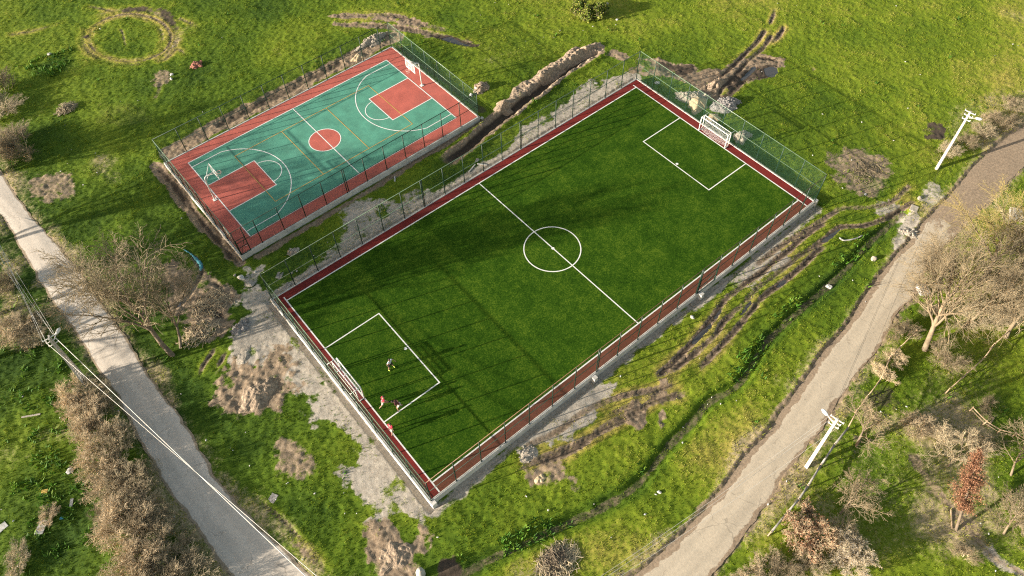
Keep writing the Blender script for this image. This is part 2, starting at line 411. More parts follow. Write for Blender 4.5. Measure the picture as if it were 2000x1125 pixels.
def road_mat(name, pale, edge, pale_lo, pale_hi, patchy):
    """uv.x = across (0..1), uv.y = metres along; a pale worn carriageway between earthy edges"""
    m, N, L, B = new_mat(name)
    tc = N.new('ShaderNodeTexCoord').outputs['Object']
    uv = N.new('ShaderNodeUVMap').outputs[0]; sp = N.new('ShaderNodeSeparateXYZ'); L.new(uv, sp.inputs[0])
    n1 = noise_node(N, L, 5.0, 6, 0.7, tc); n2 = noise_node(N, L, 0.35, 5, 0.65, tc); n3 = noise_node(N, L, 1.1, 5, 0.6, tc)
    cm = N.new('ShaderNodeMapping'); cm.inputs['Scale'].default_value = (2.2, 0.05, 1); L.new(uv, cm.inputs[0])
    n4 = noise_node(N, L, 3.0, 4, 0.6, cm.outputs[0])
    f = math_node(N, L, 'ADD', math_node(N, L, 'MULTIPLY', n1, 0.45), math_node(N, L, 'ADD', math_node(N, L, 'MULTIPLY', n3, 0.25), math_node(N, L, 'MULTIPLY', n4, 0.3)))
    def stp_(v, a, b):
        mr = N.new('ShaderNodeMapRange'); mr.interpolation_type = 'SMOOTHSTEP'; mr.inputs[1].default_value = a; mr.inputs[2].default_value = b
        L.new(v, mr.inputs[0]); return mr.outputs[0]
    pc = ramp_node(N, L, f, [(0.3, tuple(x * 0.72 for x in pale)), (0.5, pale), (0.7, tuple(min(1, x * 1.22) for x in pale))])
    wb = math_node(N, L, 'ABSOLUTE', math_node(N, L, 'SUBTRACT', math_node(N, L, 'ABSOLUTE', math_node(N, L, 'SUBTRACT', sp.outputs[0], 0.5)), 0.2))
    wq = N.new('ShaderNodeMapRange'); wq.inputs[1].default_value = 0.03; wq.inputs[2].default_value = 0.14; wq.inputs[3].default_value = 0.32; wq.inputs[4].default_value = 0.0; L.new(wb, wq.inputs[0])
    pc = mix_node(N, L, math_node(N, L, 'MULTIPLY', wq.outputs[0], math_node(N, L, 'MULTIPLY', n2, 1.5)), pc, tuple(x * 0.62 for x in pale))
    st = math_node(N, L, 'MULTIPLY', stp_(n3, 0.56, 0.70), 0.30)
    pc = mix_node(N, L, st, pc, tuple(x * 0.55 for x in pale))
    ec = ramp_node(N, L, n1, [(0.3, tuple(x * 0.6 for x in edge)), (0.7, tuple(x * 1.35 for x in edge))])
    x = math_node(N, L, 'ADD', sp.outputs[0], math_node(N, L, 'MULTIPLY', math_node(N, L, 'SUBTRACT', n2, 0.5), patchy))
    x = math_node(N, L, 'ADD', x, math_node(N, L, 'MULTIPLY', math_node(N, L, 'SUBTRACT', n3, 0.5), patchy * 0.35))
    def stp(v, a, b):
        mr = N.new('ShaderNodeMapRange'); mr.interpolation_type = 'SMOOTHSTEP'; mr.inputs[1].default_value = a; mr.inputs[2].default_value = b
        L.new(v, mr.inputs[0]); return mr.outputs[0]
    ins = math_node(N, L, 'MULTIPLY', stp(x, pale_lo, pale_lo + 0.025), math_node(N, L, 'SUBTRACT', 1.0, stp(x, pale_hi, pale_hi + 0.03)))
    far = N.new('ShaderNodeVertexColor'); far.layer_name = 'wear'
    sw = N.new('ShaderNodeSeparateColor'); L.new(far.outputs[0], sw.inputs[0])
    ins = math_node(N, L, 'MULTIPLY', ins, stp(math_node(N, L, 'ADD', sw.outputs[0], math_node(N, L, 'MULTIPLY', math_node(N, L, 'SUBTRACT', n3, 0.5), 1.2)), 0.42, 0.55))
    c = mix_node(N, L, ins, ec, pc)
    cr = N.new('ShaderNodeTexVoronoi'); cr.feature = 'DISTANCE_TO_EDGE'; cr.inputs['Scale'].default_value = 0.38
    wv = N.new('ShaderNodeVectorMath'); wv.operation = 'ADD'
    nt = N.new('ShaderNodeTexNoise'); nt.inputs['Scale'].default_value = 1.2; L.new(tc, nt.inputs[0])
    L.new(tc, wv.inputs[0]); L.new(nt.outputs[1], wv.inputs[1]); L.new(wv.outputs[0], cr.inputs['Vector'])
    ck = math_node(N, L, 'MULTIPLY', math_node(N, L, 'LESS_THAN', cr.outputs[0], 0.012), math_node(N, L, 'GREATER_THAN', n2, 0.52))
    c = mix_node(N, L, math_node(N, L, 'MULTIPLY', ck, 0.28), c, (0.06, 0.05, 0.04))
    L.new(c, B.inputs['Base Color']); B.inputs['Roughness'].default_value = 0.85; B.inputs['Specular IOR Level'].default_value = 0.2
    b = N.new('ShaderNodeBump'); b.inputs['Strength'].default_value = 0.35; b.inputs['Distance'].default_value = 0.03
    L.new(n1, b.inputs['Height']); L.new(b.outputs[0], B.inputs['Normal'])
    return m
M['road_l'] = road_mat('worn_pale_asphalt', (0.46, 0.40, 0.335), (0.25, 0.195, 0.135), 0.04, 0.93, 0.10)
M['road_r'] = road_mat('worn_beige_asphalt', (0.385, 0.325, 0.245), (0.235, 0.175, 0.12), 0.13, 0.91, 0.42)

# ------------------------------------------------------------------ ground
def smooth(P, k=8):
    """Catmull-Rom through points"""
    P = np.asarray(P, float)
    if len(P) < 3:
        t = np.linspace(0, 1, k * (len(P) - 1) + 1)[:, None]; return P[0] * (1 - t) + P[-1] * t
    Q = np.vstack([2 * P[0] - P[1], P, 2 * P[-1] - P[-2]]); out = []
    for i in range(1, len(Q) - 2):
        for j in range(k):
            t = j / k; a, b, c, d = Q[i - 1:i + 3]
            out.append(0.5 * (2 * b + (c - a) * t + (2 * a - 5 * b + 4 * c - d) * t * t + (3 * b - a - 3 * c + d) * t ** 3))
    return np.vstack([out, P[-1:]])
def wpts(px, z=ZG):
    return np.array([un(a, b, z)[:2] for a, b in px])

GS = 0.13
uu = np.arange(-84, 84 + GS / 2, GS); vv = np.arange(9, 99 + GS / 2, GS)
NU, NV = len(uu), len(vv)
Ug, Vg = np.meshgrid(uu, vv, indexing='ij')
Xg, Yg = to_xy(Ug, Vg)
HZ = np.zeros_like(Ug); SOIL = np.zeros((3,) + Ug.shape); TONE = np.zeros((3,) + Ug.shape)
N1 = fbm(Xg, Yg, 6.0, 1, 4); N2 = fbm(Xg, Yg, 1.3, 11, 4, 0.6); N3 = fbm(Xg, Yg, 22, 21, 4)
FINE = fbm(Xg, Yg, 0.42, 31, 2, 0.7)
TONE[0] = 0.50 + (N3 - 0.5) * 0.5 + (N1 - 0.5) * 0.35            # dry / yellow
TONE[0] += sstep(-20, 45, Xg) * 0.10 - sstep(-10, -48, Xg) * 0.10
TONE[1] = N2                                                    # how long the grass grows
WORN = fbm(Xg, Yg, 9.0, 171, 4, 0.6)
TONE[0] += (WORN - 0.5) * 0.45
TONE[2] = sstep(0.60, 0.80, N1) * 0.28 + sstep(0.56, 0.74, WORN) * (0.16 + 0.22 * sstep(5, -15, Xg) * sstep(25, 40, Yg))                           # dead straw

def crop(P, pad):
    q = to_uv(P); lo = q.min(0) - pad; hi = q.max(0) + pad
    i0, i1 = np.clip(np.searchsorted(uu, [lo[0], hi[0]]), 0, NU); j0, j1 = np.clip(np.searchsorted(vv, [lo[1], hi[1]]), 0, NV)
    return slice(i0, max(i1, i0 + 1)), slice(j0, max(j1, j0 + 1))
def line_field(P, pad):
    """distance, arc length and signed side to a polyline for the grid part around it"""
    sl_ = crop(P, pad); x = Xg[sl_]; y = Yg[sl_]
    D = np.full(x.shape, 1e9); A = np.zeros(x.shape); SD = np.zeros(x.shape); s = 0.0
    for a, b in zip(P[:-1], P[1:]):
        d = b - a; l = np.hypot(*d)
        if l < 1e-6: continue
        d = d / l; rx = x - a[0]; ry = y - a[1]
        t = np.clip(rx * d[0] + ry * d[1], 0, l)
        dd = np.hypot(rx - t * d[0], ry - t * d[1]); k = dd < D
        D[k] = dd[k]; A[k] = s + t[k]; SD[k] = (d[0] * ry - d[1] * rx)[k]; s += l
    return sl_, D, A, np.sign(SD) * D
def poly_field(P, pad):
    """signed distance (positive inside) to a polygon"""
    Q = np.vstack([P, P[:1]]); sl_, D, _, _ = line_field(Q, pad); x = Xg[sl_]; y = Yg[sl_]
    ins = np.zeros(x.shape, bool)
    for (x0, y0), (x1, y1) in zip(Q[:-1], Q[1:]):
        if y0 == y1: continue
        c = ((y0 > y) != (y1 > y)) & (x < (x1 - x0) * (y - y0) / (y1 - y0) + x0)
        ins ^= c
    return sl_, np.where(ins, D, -D)
def mx(ch, sl_, val, arr=None):
    arr = SOIL if arr is None else arr
    arr[ch][sl_] = np.maximum(arr[ch][sl_], val)

def rut(px, w=0.45, depth=0.16, soil=1.0, wet=0.0, lug=0.05, berm=0.06, fade=True):
    w *= 0.74; depth *= 0.55
    P = smooth(wpts(px)); sl_, D, A, SD = line_field(P, 2.0)
    tot = A.max() if A.size else 1
    f = sstep(0, 1.8, A) * sstep(0, 1.8, tot - A) if fade else 1.0
    D = D + (N2[sl_] - 0.5) * w * 0.35
    f = f * (0.82 + 0.18 * sstep(0.30, 0.46, vnoise(A + D * 0.5, A * 0 + P[0, 0] * 7, 2.6, 191))) * (0.85 + 0.15 * sstep(0.35, 0.6, N1[sl_] * 0.6 + FINE[sl_] * 0.4))
    prof = sstep(w * 1.0, w * 0.35, D)
    HZ[sl_] -= depth * prof * f
    HZ[sl_] += berm * 0.4 * np.exp(-((D - w * 1.1) / 0.2) ** 2) * f * N2[sl_]
    mx(0, sl_, soil * f * (0.82 * sstep(w * 1.6, w * 0.5, D)))
    if lug:
        ph = A / 0.46 + np.abs(D) * 2.0; saw = np.abs((ph % 1.0) - 0.5) * 2
        HZ[sl_] += lug * 0.7 * (saw - 0.5) * sstep(w * 1.2, w * 0.5, D) * f
        mx(2, sl_, 0.68 * f * sstep(0.35, 0.9, 1 - saw) * sstep(w * 1.25, w * 0.7, D))
    if lug: mx(2, sl_, 0.50 * f * sstep(w * 0.62, w * 0.30, D))
    if wet: mx(2, sl_, (0.55 + 0.4 * wet) * f * sstep(w * 0.75, w * 0.25, D))
    TONE[0][sl_] += 0.22 * f * sstep(w * 2.6, w * 1.2, D)
def patch(px, ch=0, amt=0.85, soft=1.0, rough=0.0, seed=5, dz=0.0, smoothp=True):
    P = wpts(px)
    if smoothp: P = smooth(np.vstack([P, P[:1]]), 4)[:-1]
    sl_, D = poly_field(P, soft * 2 + 1)
    D = D + (N2[sl_] - 0.5) * soft * 3.2 + (N1[sl_] - 0.5) * soft * 2.5 + (FINE[sl_] - 0.5) * soft * 1.2
    f = sstep(-soft * 1.1, soft * 0.7, D) * (1 - 0.55 * sstep(0.56, 0.74, fbm(Xg[sl_], Yg[sl_], 2.2, 141, 4, 0.6)))
    mx(ch, sl_, f * amt)
    if dz: HZ[sl_] += dz * f
    if rough: HZ[sl_] += rough * f * (fbm(Xg[sl_], Yg[sl_], 1.0, 71 + seed, 4, 0.65) - 0.45) * 2
def line_patch(px, w, ch=0, amt=0.85, dz=0.0, soft=0.5, rough=0.0):
    P = smooth(wpts(px)); sl_, D, A, SD = line_field(P, w + soft * 2 + 1)
    f = sstep(w + soft, w - soft, D + (N2[sl_] - 0.5) * soft * 2.2)
    mx(ch, sl_, f * amt)
    HZ[sl_] += dz * f
    if rough: HZ[sl_] += rough * f * (fbm(Xg[sl_], Yg[sl_], 0.9, 88, 4, 0.65) - 0.45) * 2
def lush(px, amt, ch=0, soft=1.5):
    P = wpts(px); sl_, D = poly_field(P, soft * 2 + 1)
    TONE[ch][sl_] += amt * sstep(-soft, soft, D + (N2[sl_] - 0.5) * soft)

Z_ = lambda x0, y0, k: (lambda L: [(x0 + a / k, y0 + b / k) for a, b in L])
z7 = Z_(1400, 380, 4.687); zc = Z_(1000, 375, 3); zd = Z_(1000, 750, 3); za = Z_(0, 375, 3); zb = Z_(500, 750, 3)
z1 = Z_(0, 0, 3); z2 = Z_(500, 0, 3); z3 = Z_(1000, 0, 3); z4 = Z_(1500, 0, 3); z8 = Z_(1500, 375, 3); ze = Z_(1500, 750, 3); zf = Z_(0, 750, 3); zg5 = Z_(500, 375, 3)

# gravel and bare soil round the football pitch
patch(za([(1330, 850), (1400, 760), (1440, 560), (1500, 460), (1540, 530)]) + [(546, 590), (660, 760), (760, 880), (843, 992)] + zb([(1000, 745), (900, 720), (740, 762), (640, 700), (570, 600), (560, 510), (620, 430), (600, 320), (530, 240), (440, 230), (330, 250), (250, 120), (200, 60), (120, 20), (0, -100)]) + [(470, 720), (445, 690)], 1, 0.95, 0.9, 0.02)
patch(zb([(560, 510), (650, 480), (760, 600), (860, 650), (900, 720), (740, 762), (640, 700), (575, 600)]), 1, 0.62, 0.8)
line_patch([(548, 578), (700, 790), (843, 990)], 0.8, 1, 1.0, 0.0, 0.5)
patch(z3([(0, 890), (70, 740), (250, 620), (440, 500), (640, 450), (720, 465), (550, 575), (270, 745), (0, 905)]), 1, 0.80, 0.6)
patch([(560, 560), (640, 500), (668, 440), (700, 400), (760, 395), (815, 385), (900, 350), (1000, 300), (990, 318), (822, 410), (700, 482), (600, 545)], 1, 0.66, 1.0)
patch(zg5([(500, 150), (560, 90), (640, 60), (690, 80), (640, 140), (560, 200)]), 1, 0.75, 0.7)
line_patch([(562, 565), (745, 455), (905, 355), (1020, 285), (1130, 218), (1240, 152)], 0.9, 1, 0.80, 0.0, 0.5)
line_patch([(850, 995), (1155, 745), (1370, 585), (1600, 408)], 0.55, 1, 0.72, -0.03, 0.5)
patch(z7([(100, 800), (300, 690), (420, 520), (640, 330), (860, 140), (900, 130), (760, 260), (540, 440), (660, 620), (520, 720), (300, 850), (180, 900)]), 1, 0.85, 0.7)
patch(zd([(580, 0), (520, 110), (380, 250), (250, 330), (60, 380), (0, 330), (200, 210), (440, 0)]), 1, 0.80, 0.7)
patch(zd([(40, 400), (90, 370), (160, 400), (130, 440), (60, 450)]), 1, 0.9, 0.5, 0.04)
# tracks on the near side
rut([(1790, 350), (1740, 395), (1690, 405)] + z7([(1140, 130), (960, 240), (850, 310), (700, 400), (560, 490), (420, 600), (300, 700)]), 0.5, 0.14, 0.8)
rut(z7([(1060, 220), (900, 310), (760, 420), (650, 520), (540, 600), (440, 690), (300, 790), (150, 900), (60, 980), (0, 1080)]), 0.5, 0.18, 0.95, 0.55)
rut([(1800, 385), (1740, 420), (1690, 440)] + z7([(1130, 300), (1000, 400), (880, 480), (740, 570), (640, 650), (500, 760), (380, 850), (280, 960), (220, 1080)]), 0.5, 0.16, 0.85, 0.3)
rut(z7([(1060, 440), (940, 500), (830, 610), (720, 710), (620, 790), (480, 890), (400, 960), (350, 1060)]), 0.5, 0.2, 0.95, 0.6)
rut(zc([(1250, 600), (1190, 720), (1050, 890), (900, 1040), (800, 1110)]), 0.55, 0.2, 0.95, 0.7)
rut(zc([(1400, 620), (1250, 750), (1180, 850), (1000, 1000), (850, 1100)]), 0.5, 0.16, 0.9, 0.4)
rut(zc([(1480, 600), (1300, 820), (1150, 980), (1050, 1080)]), 0.5, 0.16, 0.85, 0.3)
rut(zd([(1000, 0), (700, 60), (530, 110), (400, 180), (280, 270), (120, 350), (0, 420)]), 0.5, 0.1, 0.85)
rut(zd([(1080, 40), (850, 100), (700, 170), (560, 240), (440, 330), (330, 400), (200, 450), (60, 500)]), 0.55, 0.12, 0.9, 0.2)
rut(zd([(900, 0), (760, 150), (560, 260), (420, 330), (260, 400), (60, 480), (0, 520)]), 0.5, 0.1, 0.8)
rut(zd([(1020, -40), (820, 60), (640, 150), (500, 200)]), 0.45, 0.1, 0.7)
patch(zd([(690, 170), (740, 130), (790, 150), (760, 210), (700, 220)]), 0, 0.95, 0.6, 0.08, 3)
patch(zd([(840, 40), (870, 0), (910, 40), (880, 110)]), 0, 0.9, 0.5, 0.06, 3)
patch(zd([(850, 170), (890, 150), (890, 230), (860, 240)]), 0, 0.8, 0.4, 0.04, 3)
patch(zd([(100, 470), (260, 430), (300, 520), (230, 600), (140, 640), (90, 560)]), 0, 0.72, 0.7, 0.10, 4)
patch(zd([(320, 540), (390, 530), (400, 610), (350, 620)]), 0, 0.7, 0.6, 0.06, 4)
for q in ([(270, 570), (285, 640)], [(310, 580), (335, 660)], [(360, 560), (395, 620)]):
    rut(zd(q), 0.35, 0.12, 0.85, 0.3, 0, 0.08)
# mud between road and pitch
patch(za([(960, 470), (1000, 430), (1100, 430), (1200, 490), (1300, 560), (1400, 620), (1360, 720), (1390, 760), (1300, 850), (1180, 880), (1080, 800), (1020, 700), (950, 640)]), 0, 0.85, 0.8, 0.14, 6)
rut(za([(1080, 340), (1150, 400), (1180, 470), (1140, 550), (1080, 630), (1010, 690)]), 0.55, 0.22, 0.9, 0.9, 0)
for q in ([(1200, 500), (1290, 560), (1300, 640)], [(1120, 600), (1260, 700), (1370, 760)], [(1130, 650), (1250, 720), (1340, 760)], [(1070, 780), (1180, 810), (1290, 840)], [(1190, 880), (1280, 880), (1330, 860)]):
    rut(za(q), 0.5, 0.24, 0.95, 0.5, 0.06, 0.14)
rut(za([(1290, 860), (1230, 960), (1180, 1040), (1150, 1125)]), 0.4, 0.14, 0.8, 0.4, 0.0)
rut(za([(1350, 880), (1290, 1000), (1230, 1080)]), 0.4, 0.14, 0.75, 0.4, 0.0)
patch([(420, 765), (440, 730), (500, 715), (545, 692), (580, 740), (575, 775), (545, 803), (510, 808), (430, 795)], 0, 0.92, 1.3, 0.20, 7)
patch(za([(1240, 620), (1300, 590), (1420, 620), (1370, 690), (1280, 690)]), 1, 0.85, 0.6, 0.1, 8)
patch(zb([(110, 350), (170, 310), (250, 330), (260, 400), (240, 480), (150, 450), (110, 440)]), 0, 0.66, 1.2, 0.08, 9)
patch(zb([(740, 850), (810, 840), (860, 910), (950, 920), (1010, 960), (960, 1010), (930, 1070), (900, 1180), (600, 1180), (640, 1000), (670, 910)]), 0, 0.90, 1.0, 0.12, 10)
patch(zb([(1060, 1050), (1160, 1030), (1200, 1110), (1160, 1180), (1040, 1180), (1050, 1090)]), 2, 0.9, 0.5, 0.1, 10)
rut(zb([(-40, 640), (60, 720), (160, 800), (300, 960), (440, 1080)]), 0.4, 0.06, 0.55, 0, 0.02)
rut(zb([(160, 870), (280, 980), (420, 1100), (480, 1150)]), 0.5, 0.08, 0.7, 0, 0.02)
# far field
ring = lambda cx, cy, rx, ry, a0=0, a1=360, n=26: [(cx + rx * math.cos(math.radians(a0 + (a1 - a0) * k / n)), cy - ry * math.sin(math.radians(a0 + (a1 - a0) * k / n)) ) for k in range(n + 1)]
rut(ring(254, 72, 91, 55, -70, 150), 0.65, 0.06, 0.64, 0.0, 0.0, 0.02)
rut(ring(254, 74, 80, 46, -150, 230), 0.4, 0.06, 0.70, 0, 0.02, 0.02)
rut(ring(250, 74, 68, 42, -170, 190), 0.4, 0.05, 0.56, 0, 0.0, 0.02)
rut(ring(252, 74, 92, 52, 150, 300), 0.6, 0.05, 0.5, 0, 0.03)
rut(z1([(690, 140), (720, 200), (740, 300)]), 0.3, 0.08, 0.7, 0, 0)
patch(z1([(680, 60), (760, 40), (900, 50), (1010, 100), (1040, 170), (1010, 150), (960, 100), (850, 70), (720, 75)]), 2, 0.7, 0.5)
patch(z1([(480, 220), (500, 190), (540, 210), (500, 240)]), 2, 0.75, 0.4)
for q in ([(1100, 340), (1040, 290), (960, 350), (860, 350)], [(600, 130), (520, 180), (490, 220)], [(470, 30), (640, 60), (700, 90)], [(1010, 90), (1100, 130), (1200, 165)], [(980, 60), (1030, 0)], [(880, 620), (930, 530), (950, 440)], [(0, 210), (140, 190), (300, 150), (430, 90)]):
    rut(z1(q), 0.45, 0.05, 0.6, 0, 0.02)
patch(z1([(900, 440), (970, 420), (990, 480), (930, 520)]), 0, 0.6, 0.6)
patch(z1([(560, 640), (760, 610), (880, 660), (860, 730), (700, 740), (560, 700)]), 2, 0.38, 1.0)
patch(z1([(180, 1060), (330, 1020), (440, 1080), (420, 1160), (200, 1160)]), 0, 0.62, 0.8, 0.08)
patch(z2([(400, 95), (540, 70), (660, 90), (830, 90), (940, 115), (1010, 150), (960, 160), (800, 130), (640, 110), (480, 110)]), 0, 0.85, 0.4, 0.05)
patch(z2([(430, 140), (600, 130), (760, 150), (880, 150), (1000, 180), (1080, 215), (1000, 215), (860, 185), (700, 165), (560, 160)]), 0, 0.85, 0.4, 0.05)
rut(z2([(420, 92), (600, 90), (820, 95), (1000, 150), (1160, 185)]), 0.8, 0.08, 0.8, 0, 0.06)
rut(z2([(440, 145), (640, 145), (820, 160), (1000, 190), (1130, 225), (1310, 272)]), 0.9, 0.12, 0.9, 0.1, 0.06)
patch(z2([(1010, 205), (1100, 200), (1190, 225), (1290, 268), (1200, 262), (1100, 235)]), 2, 0.95, 0.3, 0.0, 5, -0.05)
patch(z3([(760, 350), (900, 350), (1050, 390), (1130, 420), (1250, 410), (1330, 330), (1400, 300), (1540, 320), (1620, 380), (1540, 450), (1400, 470), (1290, 540), (1210, 590), (1120, 540), (1080, 490), (980, 460), (880, 440), (740, 430), (730, 380)]), 0, 0.9, 0.6, 0.07, 12)
patch(z3([(860, 370), (960, 375), (1060, 410), (960, 440), (880, 420)]), 2, 0.9, 0.5)
patch(z3([(1330, 440), (1410, 390), (1540, 370), (1560, 420), (1500, 460), (1400, 460), (1280, 540), (1230, 570)]), 2, 1.0, 0.6, 0.0, 5, -0.04)
for q in ([(1500, 150), (1440, 240), (1360, 320), (1280, 400), (1200, 470), (1120, 540)], [(1540, 180), (1470, 280), (1380, 360), (1320, 430), (1230, 520), (1200, 590)], [(1480, 370), (1400, 430), (1300, 530), (1230, 580)], [(1220, 460), (1290, 500), (1320, 530)], [(1270, 420), (1340, 460), (1400, 500)], [(1400, 330), (1500, 340), (1600, 360)]):
    rut(z3(q), 0.55, 0.26, 1.0, 0.9, 0.07, 0.14)
for q in ([(0, 170), (40, 60), (20, 20)], [(0, 280), (60, 200), (110, 150)], [(20, 270), (80, 190), (100, 130)], [(60, 220), (90, 170), (80, 120)], [(230, 360), (280, 420), (300, 440)], [(70, 330), (30, 420), (-30, 450)]):
    rut(z4(q), 0.42, 0.14, 0.9, 0.5, 0.04)
for q in ([(800, 0), (830, 60)], [(880, 0), (920, 40)], [(850, 0), (880, 50)]): rut(z2(q), 0.4, 0.06, 0.55, 0, 0)
patch(z4([(360, 920), (440, 860), (560, 860), (690, 930), (750, 1020), (700, 1110), (640, 1160), (520, 1130), (440, 1040), (370, 1000)]), 1, 0.36, 0.9, 0.05, 13)
patch(z4([(360, 920), (440, 860), (560, 860), (690, 930), (750, 1020), (700, 1110), (640, 1160), (520, 1130), (440, 1040), (370, 1000)]), 0, 0.62, 0.9, 0, 5)
lush(z4([(360, 920), (440, 860), (560, 860), (690, 930), (750, 1020), (700, 1110), (640, 1160), (520, 1130), (440, 1040), (370, 1000)]), 0.5, 2, 1.0)
patch(z4([(900, 770), (960, 735), (1030, 750), (1020, 800), (920, 800)]), 2, 0.85, 0.4, 0.08, 14)
patch(z3([(540, 330), (560, 300), (620, 290), (680, 330), (640, 350)]), 0, 0.9, 0.4, 0.04)
patch(z8([(600, 100), (700, 40), (800, 90), (780, 150), (700, 170)]), 1, 0.62, 0.8)
patch(z8([(740, 180), (800, 130), (900, 160), (860, 230), (800, 300), (760, 350), (730, 400), (740, 260)]), 1, 0.75, 0.7, 0.05)
patch([(1800, 370), (1815, 355), (1850, 370), (1835, 400), (1805, 400)], 1, 0.6, 0.6, 0.06)
# strip dug out behind the basketball court and beside its kerbs, plus one painted strip of kerb shade
line_patch([(330, 300), (440, 238), (560, 178), (680, 115), (768, 72)], 1.25, 0, 0.95, -0.12, 0.5, 0.10)
line_patch([(430, 240), (520, 195), (610, 150), (660, 122)], 0.6, 2, 0.62, -0.2, 0.4)
line_patch([(305, 322), (370, 405), (430, 470), (468, 512)], 0.75, 0, 0.9, -0.15, 0.4, 0.1)
line_patch([(310, 326), (430, 476), (462, 510)], 0.35, 2, 0.7, -0.1, 0.3)
line_patch([(500, 500), (650, 415), (800, 322), (940, 238)], 0.45, 0, 0.75, -0.06, 0.4, 0.06)
line_patch([(775, 88), (850, 145), (940, 215)], 0.5, 2, 0.6, -0.05, 0.4)  # dark strip painted where the end kerb's shade falls
# trench between the courts
TR = [(1180, 88), (1133, 120), (1083, 150), (1050, 177), (1000, 213), (950, 253), (917, 283), (867, 317), (845, 334)]
Pt = smooth(wpts(TR)); sl_, D, A, SD = line_field(Pt, 4)
f = sstep(0, 1.5, A) * sstep(0, 4.0, A.max() - A)
HZ[sl_] -= 0.5 * sstep(0.75, 0.25, D + (N2[sl_] - 0.5) * 0.5) * f
HZ[sl_] += 0.22 * np.exp(-((SD + 0.0) - np.where(SD < 0, -1.0, 1.2)) ** 2 / 0.15) * f * (0.3 + 1.2 * N2[sl_])
mx(0, sl_, 0.9 * sstep(1.5, 0.8, D + (N2[sl_] - 0.5) * 1.0) * f); mx(2, sl_, 0.95 * sstep(0.75, 0.3, D) * f)
# ditch along the road
DI = [(1765, 415), (1733, 442), (1700, 472), (1673, 502), (1643, 535), (1600, 572), (1560, 608), (1500, 665), (1443, 750), (1390, 780), (1350, 827), (1310, 867), (1287, 897), (1257, 933), (1230, 957), (1187, 983), (1143, 1007), (1083, 1033), (1000, 1073), (930, 1105), (850, 1150)]
lush([(1480, 1125), (1560, 920), (1700, 780), (1800, 690), (2000, 600), (2000, 1125)], 0.34, 2, 3)
Pd = smooth(wpts(DI)); sl_, D, A, SD = line_field(Pd, 4)
HZ[sl_] -= 0.24 * sstep(0.70, 0.40, D + (N2[sl_] - 0.5) * 0.25)
mx(2, sl_, 0.50 * sstep(0.5, 0.2, D + (N2[sl_] - 0.5) * 0.5)); mx(0, sl_, 0.45 * sstep(0.6, 0.2, D + (N2[sl_] - 0.5) * 0.5)); TONE[0][sl_] -= 0.20 * sstep(1.2, 0.5, D); TONE[1][sl_] += 0.55 * sstep(1.1, 0.6, np.abs(SD + 0.5)) * sstep(0.45, 0.65, N1[sl_])
# earthy verges and a path in the lower right
line_patch([(1860, 1000), (1900, 1045), (1935, 1085), (1960, 1100), (2020, 1135)], 0.55, 0, 0.62, 0, 0.5)
line_patch([(1930, 1075), (1955, 1100), (2010, 1130)], 0.6, 1, 0.8, 0, 0.4)
line_patch([(1790, 900), (1815, 940), (1880, 1010), (1910, 1040)], 0.6, 0, 0.6, 0, 0.6)
patch(ze([(580, 60), (700, 20), (740, 90), (640, 120)]), 2, 0.6, 0.8)
patch(ze([(470, 330), (600, 300), (650, 420), (560, 480), (480, 420)]), 0, 0.55, 0.8, 0.06)
patch(ze([(920, 180), (1100, 120), (1250, 200), (1320, 300), (1150, 380), (980, 300)]), 2, 0.9, 1.2, 0, 5) if False else lush(ze([(920, 180), (1100, 120), (1250, 200), (1320, 300), (1150, 380), (980, 300)]), 0.55, 2)
lush(ze([(1060, 860), (1200, 850), (1260, 960), (1120, 990)]), 0.5, 2)
# dry, lush and darker tones of grass, by area
lush([(1700, 330), (1850, 150), (2000, 120), (2000, 330), (1850, 340), (1760, 420)], 0.14, 0, 5)
lush([(1850, 200), (2010, 170), (2010, 245), (1860, 300), (1810, 350)], 0.42, 2, 1.5)
lush([(1290, 1125), (1420, 940), (1560, 745), (1700, 560), (1740, 500), (1650, 560), (1480, 740), (1330, 900), (1180, 1010), (1000, 1100)], 0.10, 0, 2)
lush([(1000, 0), (2000, 0), (2000, 130), (1700, 230), (1300, 90), (1000, 60)], 0.07, 0, 5)
lush([(0, 640), (160, 690), (260, 840), (420, 1125), (0, 1125)], -0.12, 0, 4)
lush([(0, 640), (110, 690), (190, 840), (180, 1125), (0, 1125)], 0.30, 1, 3)
for q in ([(0, 500), (30, 510), (40, 600), (0, 620)], [(30, 590), (75, 620), (85, 660), (60, 690), (0, 680), (0, 620)]): lush(q, 0.6, 2, 1.2)
lush([(90, 120), (140, 100), (150, 130), (100, 150), (60, 140)], -0.3, 0, 1); lush([(70, 110), (140, 100), (150, 130), (100, 150), (50, 140)], 0.5, 1, 1)
lush([(260, 700), (420, 720), (520, 850), (640, 1000), (560, 1020), (430, 900), (330, 780)], -0.10, 0, 3)
lush([(830, 1000), (1050, 950), (1200, 960), (1050, 1040), (900, 1080)], -0.06, 0, 2)
lush([(1480, 1125), (1560, 920), (1700, 780), (1990, 780), (2000, 1125)], -0.06, 0, 4)
lush([(700, 345), (860, 260), (960, 215), (1240, 130), (1000, 290), (700, 440), (520, 540), (470, 520)], 0.03, 0, 2)

